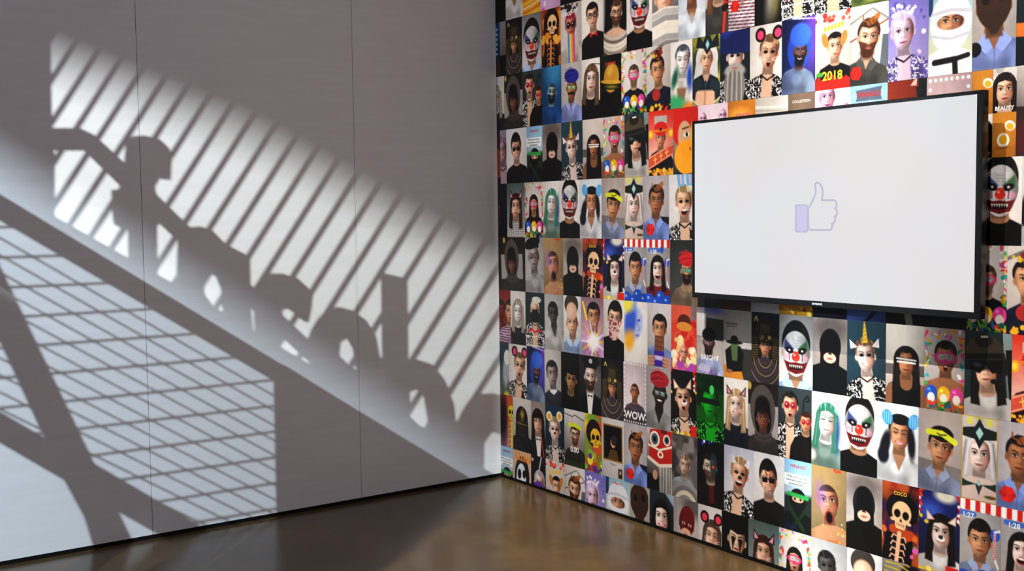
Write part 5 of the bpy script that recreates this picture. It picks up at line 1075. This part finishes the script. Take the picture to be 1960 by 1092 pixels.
for k, row in ROWS.items():
    t = row.split(); ztop = ROW_TOP-k*ROW_H; zbot = ztop-ROW_H
    zl = max(zbot, 0.0165); zm = (ztop+zl)/2
    if k == -1: zm = ztop-0.9*ROW_H
    if k == 0: zm = ztop-0.6*ROW_H
    for i in range(1, len(t)-1, 2):
        if t[i] == '-': continue
        y0, y1 = min(mural_y(float(t[i-1]), zm), -0.003), mural_y(float(t[i+1]), zm)
        if i == 1: y0 = -0.003
        if t[i] == 'QUAD':
            ym, zq = (y0+y1)/2, (ztop+zbot)/2
            ym = mural_y(1900.5, zm)
            place_print('compact_gold', y0, ym, zq, ztop); place_print('beauty_face', ym, y1, zq, ztop)
            place_print('beauty_face', y0, ym, zbot, zq); place_print('compact_gold', ym, y1, zbot, zq)
            continue
        w = y0-y1; u0 = 0.0
        if w/ROW_H < 0.36: u0 = 1-w/(0.55*ROW_H)         # pictures running under the corner show only their right side
        place_print(t[i], y0, y1, zl, ztop, u0, 1.0, ROW_H)

def near(me_, rel_):
    n0, o0, ya, yb, za, zb = me_; best = None
    for q in PLACED:
        n1, o1, yc, yd, zc_, zd = q
        if o1 is o0: continue
        ov_y, ov_z = min(ya, yc)-max(yb, yd), min(zb, zd)-max(za, zc_)
        if rel_ == 'beside' and ov_z > 0.1 and (abs(yc-yb) < 0.004 or abs(yd-ya) < 0.004): best = (best or [])+[n1]
        if rel_ == 'below' and ov_y > 0.02 and abs(zc_-zb) < 0.004 and (best is None or ov_y > best[0]): best = (ov_y, n1)
        if rel_ == 'above' and ov_y > 0.02 and abs(zd-za) < 0.004 and (best is None or ov_y > best[0]): best = (ov_y, n1)
    if best is None: return []
    return best if rel_ == 'beside' else [best[1]]
for name in {q[0] for q in PLACED}:
    same = [q for q in PLACED if q[0] == name]
    if len(same) < 2: continue
    rels = [[(r_, n_) for r_ in ('beside', 'below', 'above') for n_ in near(q, r_) if n_ != name] for q in same]
    for i, q in enumerate(same):
        others = [x for j, rr in enumerate(rels) if j != i for x in rr]
        pick = [x for x in rels[i] if x not in others]
        pick = sorted(pick, key=lambda x: ('above', 'below', 'beside').index(x[0]))[:1]
        if pick: where = '%s the %s print' % (pick[0][0], SHORT[pick[0][1]])
        else:
            ym, zm = (q[2]+q[3])/2, (q[4]+q[5])/2
            where = ('between the white wall and the television' if ym > -1.7 else 'past the far edge of the television' if ym < -3.05 and zm > 1.2
                     else 'under the television' if zm > 0.85 else 'two rows under the television' if zm > 0.5 else 'low on the wall under the television')
        q[1]['label'] = '%s print, %s' % (SHORT[name], where)

# the wallpaper runs on past the frame: the same sheets, as plain pieces of the wall
FULL = sorted(((k_, me) for k_, me in _PM.items() if k_[2] == 0 and k_[3] == 1 and k_[4] == 1 and 9 <= k_[1] <= 12 and not k_[0].endswith(('_low', '_sliver', '_left')) and k_[0] not in ('black_tile', 'teal_orange', 'white_title', 'blue_poster', 'compact_gold', 'beauty_face', 'dark_blur')), key=lambda q: q[0])
rnd = random.Random(11)
def run_on(y_from, y_to, ztop):
    y = y_from
    while y > y_to+0.002:
        k_, me = rnd.choice(FULL); w = k_[1]*0.05*ROW_H
        if y-w < y_to+0.05: w = y-y_to
        o = link('mural_print', me, None, wall_right)
        o.location = (-0.0001, y-w/2, ztop-ROW_H); o.rotation_euler = (0, 0, -math.pi/2); o.scale = (w-0.0006, 1, ROW_H-0.0006)
        y -= w
for k in range(-5, 8):
    row_q = [q for q in PLACED if abs(q[5]-(ROW_TOP-k*ROW_H)) < 0.003]
    run_on(min([q[3] for q in row_q], default=-0.003), -4.95, ROW_TOP-k*ROW_H)
    if k == 3: run_on(mural_y(1332, ROW_TOP-3.5*ROW_H), mural_y(1872, ROW_TOP-3.5*ROW_H), ROW_TOP-k*ROW_H)
# ------------------------------------------------------------------ the screen on the mural
TV_Y0, TV_Y1, TV_Z0, TV_Z1, TV_OUT = -1.706, -3.115, 1.1670, 1.9600, 0.02
tvw, tvh, tvz, tvy = TV_Y0-TV_Y1, TV_Z1-TV_Z0, (TV_Z0+TV_Z1)/2, (TV_Y0+TV_Y1)/2
tv = thing('television', 'wide flat television with thin black frame and white glowing picture of a thumb', 'television', (-TV_OUT, tvy, TV_Z0))
def tvlocal(me):                        # x to the right of the viewer, z up from the lower edge, -y out of the wall
    me.transform(Matrix.Rotation(-math.pi/2, 4, 'Z')); return me
bz = 0.0135
bzb = 0.024
link('back_cover', tvlocal(box_mesh('back_cover', (-tvw/2+0.006, -0.076, 0.006), (tvw/2-0.006, -0.045, tvh-0.006), 0.004)), M_BLACK, tv)
link('wall_bracket', tvlocal(box_mesh('wall_bracket', (-0.34, -0.046, 0.2), (0.34, TV_OUT-0.003, 0.6), 0.003)), M_STEEL, tv)
for nm, lo, hi in (('bezel', (-tvw/2, 0), (tvw/2, bzb)), ('bezel', (-tvw/2, tvh-bz), (tvw/2, tvh)),
                   ('bezel', (-tvw/2, bzb), (-tvw/2+bz, tvh-bz)), ('bezel', (tvw/2-0.024, bzb), (tvw/2, tvh-bz))):
    link(nm, tvlocal(box_mesh(nm, (lo[0], -0.085, lo[1]), (hi[0], -0.052, hi[1]), 0.0015)), M_GLOSSBLACK, tv)
def screen_material():
    m = material('lit_screen', '#101012', 0.2, 0, 0.4, ('#e9e6ea', 0.96))
    nt = m.node_tree; b = nt.nodes['Principled BSDF']
    tc = nt.nodes.new('ShaderNodeTexCoord'); n = nt.nodes.new('ShaderNodeTexNoise'); n.inputs['Scale'].default_value = 2.2; n.inputs['Detail'].default_value = 1
    r = nt.nodes.new('ShaderNodeValToRGB')
    r.color_ramp.elements[0].position = 0.35; r.color_ramp.elements[0].color = (*srgb('#e6e2e2'), 1)
    r.color_ramp.elements[1].position = 0.65; r.color_ramp.elements[1].color = (*srgb('#e4e6ea'), 1)
    nt.links.new(tc.outputs['Object'], n.inputs['Vector']); nt.links.new(n.outputs['Fac'], r.inputs[0]); nt.links.new(r.outputs[0], b.inputs['Emission Color'])
    return m
screen = link('screen', tvlocal(box_mesh('screen', (-tvw/2+bz-0.002, -0.0815, bzb-0.002), (tvw/2-bz+0.002, -0.070, tvh-bz+0.002))), screen_material(), tv)
def tv_point(px, py):                   # a point of the picture on the screen
    q = on_right(px, py, -0.0815-TV_OUT)
    return (tvy-q[1], q[2]-TV_Z0)
def icon_plate(name, pts, holes, col, lift):
    me = plate_mesh(name, [tv_point(*q) for q in pts], [[tv_point(*q) for q in h] for h in holes], lambda x, z: (x, -0.0815-lift, z), (0, 0.0002, 0))
    return link(name, tvlocal(me), material(name+'_light', '#101012', 0.2, 0, 0.4, (col, 1.0)), screen)
def zc(pts): return [(1480+x/7.28, 320+y/7.28) for x, y in pts]
cuff = zc([(318, 515), (470, 515), (488, 535), (490, 885), (470, 908), (325, 908), (303, 890), (303, 535)])
cuff_in = zc([(335, 537), (455, 537), (466, 550), (466, 872), (455, 885), (338, 885), (327, 872), (327, 550)])
hand = zc([(488, 560), (520, 500), (545, 445), (575, 380), (583, 340), (578, 280), (572, 235), (590, 208), (620, 200), (652, 212), (672, 240), (690, 275), (701, 320), (703, 365), (694, 445),
           (850, 445), (880, 462), (893, 500), (893, 545), (885, 570), (897, 600), (901, 640), (893, 675), (875, 700), (875, 740), (862, 775), (838, 800), (832, 840), (818, 870), (790, 886), (525, 886), (500, 868), (488, 850)])
hand_in = zc([(500, 575), (542, 512), (566, 455), (598, 385), (606, 340), (600, 285), (596, 245), (604, 232), (622, 228), (640, 236), (652, 256), (668, 290), (678, 325), (679, 365), (664, 472),
              (845, 472), (862, 484), (870, 510), (870, 545), (842, 572), (868, 590), (878, 625), (872, 655), (834, 685), (855, 705), (852, 735), (842, 758), (802, 780), (810, 800), (808, 835), (800, 852), (780, 860), (532, 860), (512, 846), (500, 832)])
icon_plate('thumb_cuff', cuff, [], '#cbc8e8', 0.0002)
icon_plate('thumb_outline', hand, [hand_in], '#bdbace', 0.0004)
icon_plate('cuff_outline', cuff, [cuff_in], '#bfbcd4', 0.0006)
tvl = link('brand_plate', tvlocal(box_mesh('brand_plate', (-0.03, -0.0853, 0.0075), (0.03, -0.0848, 0.0165))), M_GLOSSBLACK, tv)
lt = lettering(tvl, 'SAMSUNG', 0, 0, 0, 0.011, 0.011, '#c9c9cc')
lt.rotation_euler = (0, 0, -math.pi/2); lt.location = (-0.0855, 0, 0.012)

# ------------------------------------------------------------------ stair sign standing left of the view: it throws the shadows
SIGN_D = 2.6                            # stands 2.6 m in front of the white wall
def cast(L, px, py, d=SIGN_D):          # where the line from lamp L to that spot of the white wall crosses the sign's plane
    return cast_w(L, on_left(px, py), d)
def cast_w(L, W, d=SIGN_D):
    s = (-d-W[1])/(L[1]-W[1])
    q = W+(L-W)*s
    return (q[0], q[2])
sign = thing('stair_sign', 'steel stair side with wire mesh, slanting bars and cut letters on its rail', 'sign', (-4.2, -SIGN_D, 0))
def flat(name, L, pts, holes=(), depth=0.006, off=0.0, mat=M_STEEL):
    """sheet whose outline is given by the spots of the white wall that its edge shades"""
    d = SIGN_D-off-depth/2
    def c(q):
        if isinstance(q, dict): return (cast_w(L, q['w'], d)[0] if 'w' in q else q['x'], q['z'])
        return cast_w(L, q if isinstance(q, np.ndarray) else on_left(*q), d)
    me = plate_mesh(name, [c(q) for q in pts], [[c(q) for q in h] for h in holes], lambda x, z: (x, -SIGN_D+off, z), (0, depth, 0))
    return link(name, rel(me, sign), mat, sign)
up = lambda px, py: cast(L1, px, py)
lo_ = lambda px, py: cast(L2, px, py)
LET = [
 ([(240, 310), (243, 275), (255, 262), (278, 260), (305, 266), (322, 282), (327, 305), (325, 343), (308, 342), (303, 336), (297, 336), (294, 350), (298, 372), (300, 520), (298, 545), (247, 525), (247, 440), (235, 438), (220, 430), (216, 400), (215, 365), (238, 362)], []),
 ([(342, 465), (350, 448), (365, 436), (385, 434), (405, 440), (425, 460), (430, 466), (477, 490), (479, 590), (484, 650), (345, 572), (340, 520)], [[(389, 549), (401, 522), (415, 530), (425, 554), (428, 597), (410, 589), (390, 562)]]),
 ([(489, 650), (487, 560), (498, 535), (520, 524), (542, 524), (569, 532), (588, 549), (597, 565), (594, 592), (589, 615), (581, 614), (564, 600), (550, 589), (540, 592), (538, 602), (542, 611), (540, 632), (533, 650), (535, 682)], []),
 ([(596, 635), (610, 611), (629, 592), (650, 588), (677, 595), (699, 611), (718, 641), (726, 684), (729, 711), (731, 790), (596, 705), (592, 655)], [[(648, 679), (650, 654), (664, 645), (677, 668), (684, 709), (664, 695)]]),
 ([(731, 522), (778, 533), (780, 690), (802, 689), (829, 698), (851, 728), (867, 771), (875, 841), (876, 880), (735, 800)], [[(783, 795), (783, 749), (797, 743), (813, 760), (824, 825), (800, 812)]]),
 ([(876, 841), (883, 793), (900, 766), (921, 755), (945, 753), (975, 760), (990, 790), (992, 915), (985, 930), (878, 885)], [[(925, 896), (925, 847), (940, 825), (958, 830), (968, 850), (968, 905), (955, 912)]]),
]
for n, (out, holes) in enumerate(LET): flat('letter', L1, out, holes)
# rail that runs behind the letters, the column at its head, the solid band under the letters
flat('handrail', L1, [(60, 246), (155, 246), (180, 258), (245, 318), (340, 412), (620, 678), (640, 720), (600, 700), (325, 446), (235, 360), (160, 287), (60, 287)], off=0.016)
flat('column', L1, [(-60, -90), (92, -70), (95, 92), (98, 250), (103, 300), (103, 420), (40, 450), (-60, 400)], off=0.024)
b1 = lambda x: 412+(x-102)*0.5952
flat('base_band', L1, [(-70, b1(-70)-30), (60, b1(60)), (102, 412), (330, 541), (428, 598), (566, 681), (684, 745), (824, 826), (932, 906), (1000, b1(1000)), (1000, b1(1000)+230), (-70, b1(-70)+190)], off=0.016)
for n in range(-1, 24):                 # slanting bars
    sl = 0.66-0.045*n/22
    x0, y0 = 101+53.8*n+250*sl, -100    # the bar passes image column 101 + 53.8 n at row 150
    t_ = (b1(x0)-y0+15)/(1+0.5952*sl); x1, y1 = x0-sl*t_, y0+t_
    if x1 < 60: t_ = (x0-60)/sl; x1, y1 = 60, y0+t_
    yt = 40+0.486*(x0-0)*0.9-110        # cut a little above the lit field
    if yt > y0:
        k_ = (yt-y0)/(1+0.437*sl); x0, y0 = x0-sl*k_, y0+k_
    wd = 4.2
    flat('baluster', L1, [(x0-wd, y0), (x0+wd, y0), (x1+wd, y1), (x1-wd, y1)], off=0.008)
# lower tier: slanting beam, solid side panel, wire mesh, leg and strut
b2 = lambda x: 372+x*0.6033
flat('stringer', L2, [(-120, b2(-120)), (1010, b2(1010)), (1010, b2(1010)+60), (900, b2(900)+44), (525, 729), (0, 422), (-120, 352)])
xr_ = cast(L2, 1000, 985)[0]
flat('side_panel', L2, [(525, 700), (545, 699), (905, 922), {'x': xr_, 'z': cast(L2, 1000, 975)[1]}, {'x': xr_, 'z': 0.0}, {'w': on_left(531, 984), 'z': 0.0}, (531, 984)], off=0.014)
flat('leg', L2, [(-60, 385), (0, 511), (181, 890), (226, 979), (253, 1035), (262, 1060), {'x': lo_(290, 1092)[0]+0.03, 'z': 0.0}, {'x': lo_(205, 1092)[0]+0.02, 'z': 0.0}, (186, 1064), (181, 1048), (163, 990), (125, 920), (84, 833), (-60, 523)], off=-0.008)
flat('strut', L2, [(-120, 718), (84, 836), (187, 890), (390, 1009), (420, 1026), (360, 1056), (309, 1026), (226, 979), (125, 920), (-120, 778)], off=0.007)
fl = lambda px, py: on_floor(px, py)
c1 = cast_w(L2, fl(220, 1115), SIGN_D-0.025); e1 = cast_w(L2, fl(525, 1000), SIGN_D-0.025); xk = lo_(540, 990)[0]
flat('plinth', L2, [fl(352, 1058), fl(400, 1022), fl(525, 1000), {'x': xk, 'z': e1[1]}, {'x': xk, 'z': 0.0}, {'x': c1[0]-0.1, 'z': 0.0}, {'x': c1[0]-0.1, 'z': c1[1]-0.06}, fl(220, 1115)], off=0.022)
A, B = on_left(0, 422), on_left(525, 729)
low_a, low_b = on_left(-130, 712), on_left(390, 1009)
def zmesh_low(x): return low_a[2]+(x-low_a[0])*(low_b[2]-low_a[2])/(low_b[0]-low_a[0])
xr, xl = on_left(531, 850)[0], on_left(-130, 700)[0]
def bar_between(p0, p1, wd, off):
    p0, p1 = np.array(p0), np.array(p1); d = (p1-p0)/np.linalg.norm(p1-p0); nrm = np.array([-d[1], d[0]])*wd/2
    flat('mesh_wire', L2, [np.array([q[0], 0.0, q[1]]) for q in (p0+nrm, p1+nrm, p1-nrm, p0-nrm)], depth=0.0025, off=off)
zs = [on_left(525, 500+418/1.845)[2]-0.1345*i for i in range(-8, 8)]
for z in zs:                            # level wires
    xa = max(xl, low_a[0]+(z-low_a[2])*(low_b[0]-low_a[0])/(low_b[2]-low_a[2])); xb = min(xr, A[0]+(z-A[2])*(B[0]-A[0])/(B[2]-A[2]))
    if z > 0.02 and xb-xa > 0.05: bar_between((xa-0.02, z), (xb+0.02, z), 0.0105, -0.003)
slope = (B[2]-A[2])/(B[0]-A[0])
for i in range(1, 32):                  # wires falling with the stair
    za = A[2]-0.0785*i
    f = lambda x: za+(x-A[0])*slope
    xs = [x for x in np.linspace(xl, xr, 300) if f(x) > zmesh_low(x)-0.03 and f(x) > -0.25]
    if xs and xs[-1]-xs[0] > 0.08: bar_between((xs[0], f(xs[0])), (xs[-1], f(xs[-1])), 0.009, 0.001)
# post carrying the sign; unseen plate added to keep projector light off the mural
xa = lo_(-75, 600)[0]
for nm, xp, wid, top, dp in (('post', xa-0.05, 0.05, up(-60, -90)[1], 0.03), ('spill_plate', -3.286, 0.168, 3.35, 0.004)):
    me = box_mesh(nm, (xp-wid/2, -SIGN_D-dp, 0.0), (xp+wid/2, -SIGN_D+dp, top), 0.001)
    link(nm, rel(me, sign), M_STEEL, sign)

# ------------------------------------------------------------------ projector stand
stand = thing('light_stand', 'tall black tripod stand carrying two theatre spotlights with added light flags', 'light stand', (-6.62, -5.09, 0))
def sp(name, me, mat, parent=None):
    par = parent or stand
    return link(name, rel(me, stand), mat, par)
sp('pole', tube_mesh('pole', (-6.62, -5.09, 0.35), (-6.62, -5.09, 4.75), 0.022), M_STEEL)
for a in range(3):
    c, s = math.cos(a*2.094+0.3), math.sin(a*2.094+0.3)
    sp('leg', tube_mesh('leg', (-6.62+c*0.5, -5.09+s*0.5, 0.012), (-6.62, -5.09, 0.75), 0.014), M_STEEL)
FLAG_D = 4.77
for L, tgt, pieces in ((L1, (-1.3, 0, 1.4), 'upper'), (L2, (-1.6, 0, 0.7), 'lower')):
    ax = Vector(tgt)-Vector(L); ax.normalize()
    b0 = Vector(L)-ax*0.06; b1_ = Vector(L)-ax*0.36
    hd = sp('spotlight_head', tube_mesh('spotlight_head', b0, b1_, 0.085, 24, 0.065), M_BLACK)
    hd['label'] = 'black drum shaped spotlight head'
    sp('yoke', tube_mesh('yoke', Vector(L)-ax*0.2, (-6.62, -5.09, L[2]-0.02), 0.012), M_STEEL)
    def flag(name, wall_pts):
        pts = [cast_w(L, np.array([q[0], 0.0, q[1]]), FLAG_D) for q in wall_pts]
        me = plate_mesh(name, pts, [], lambda x, z: (x, -FLAG_D, z), (0, 0.002, 0))
        sp(name, me, M_BLACK)
    flag('light_flag', [(0.2, -3.2), (0.2, 4.0), (5.0, 4.6), (5.0, -3.6)])  # unseen flag added to stop the beam before it reaches the mural
    if pieces == 'upper':
        wl = lambda x, y: (on_left(x, y)[0], on_left(x, y)[2])
        ta, tb, tc_ = wl(40, 100), wl(480, 268), wl(958, 525)
        sa, sc = (tb[1]-ta[1])/(tb[0]-ta[0]), (tc_[1]-tb[1])/(tc_[0]-tb[0])
        flag('light_flag', [(-6.0, ta[1]+(-6.0-ta[0])*sa), ta, tb, tc_, (0.6, tc_[1]+(0.6-tc_[0])*sc), (0.6, 5.2), (-6.0, 5.6)])
        u0_, u1_ = wl(102, 412), wl(932, 906); s_ = (u1_[1]-u0_[1])/(u1_[0]-u0_[0])
        dz = -0.34
        flag('light_flag', [(-6.0, u0_[1]+dz+0.6), (u0_[0]-0.4, u0_[1]+dz-0.4*s_), (0.6, u0_[1]+dz+(0.6-u0_[0])*s_), (0.6, -3.5), (-6.0, -3.5)])  # added flag, cuts stray light below the solid band
    else:
        u0_, u1_ = wl(0, 372), wl(905, 918); s_ = (u1_[1]-u0_[1])/(u1_[0]-u0_[0])
        dz = 0.13
        flag('light_flag', [(-6.0, u0_[1]+dz+(-6.0-u0_[0])*s_), (0.6, u0_[1]+dz+(0.6-u0_[0])*s_), (0.6, 5.0), (-6.0, 6.5)])

# ------------------------------------------------------------------ lighting gantry over the mural
gan = thing('lighting_gantry', 'aluminium gantry standing over the mural wall with two wash lamps', 'gantry', (-2.9, -4.0, 0))
def gp(name, me, mat): return link(name, rel(me, gan), mat, gan)
for y in (-8.4, 1.0):
    gp('post', tube_mesh('post', (-2.9, y, 0.0), (-2.9, y, 6.9), 0.035), M_ALU)
    gp('foot_plate', box_mesh('foot_plate', (-3.2, y-0.3, 0.0), (-2.6, y+0.3, 0.012), 0.002), M_ALU)
gp('cross_tube', tube_mesh('cross_tube', (-2.9, -8.4, 6.85), (-2.9, 1.0, 6.85), 0.03), M_ALU)
for wl_, wt, wp in WASH:
    c = Vector(wl_)
    du = Vector((0.0-c.x, -0.05-c.y, 0)).normalized(); dn = Vector((-du.y, du.x, 0))   # the lit floor ends along du
    ax = (Vector(wt)-c).normalized()
    gp('lamp_head', tube_mesh('lamp_head', c-ax*0.05, c-ax*0.27, 0.07, 20, 0.055), M_BLACK)
    gp('clamp', tube_mesh('clamp', c-ax*0.2, (c.x, c.y, 6.85), 0.012), M_STEEL)
    bm = bmesh.new()
    o0 = c+dn*0.006
    vs = [bm.verts.new(o0+du*q+Vector((0, 0, z))) for q, z in ((-0.9, 0.12), (0.9, 0.12), (0.9, -0.9), (-0.9, -0.9))]
    vt = [bm.verts.new(v.co+dn*0.002) for v in vs]
    bm.faces.new(vs); bm.faces.new(vt[::-1])
    for i in range(4): bm.faces.new((vs[i], vt[i], vt[(i+1) % 4], vs[(i+1) % 4]))
    bmesh.ops.recalc_face_normals(bm, faces=bm.faces)
    me = bpy.data.meshes.new('light_flag'); bm.to_mesh(me); bm.free()
    gp('light_flag', me, M_BLACK)  # large unseen sheet added to hold the wash off the white wall
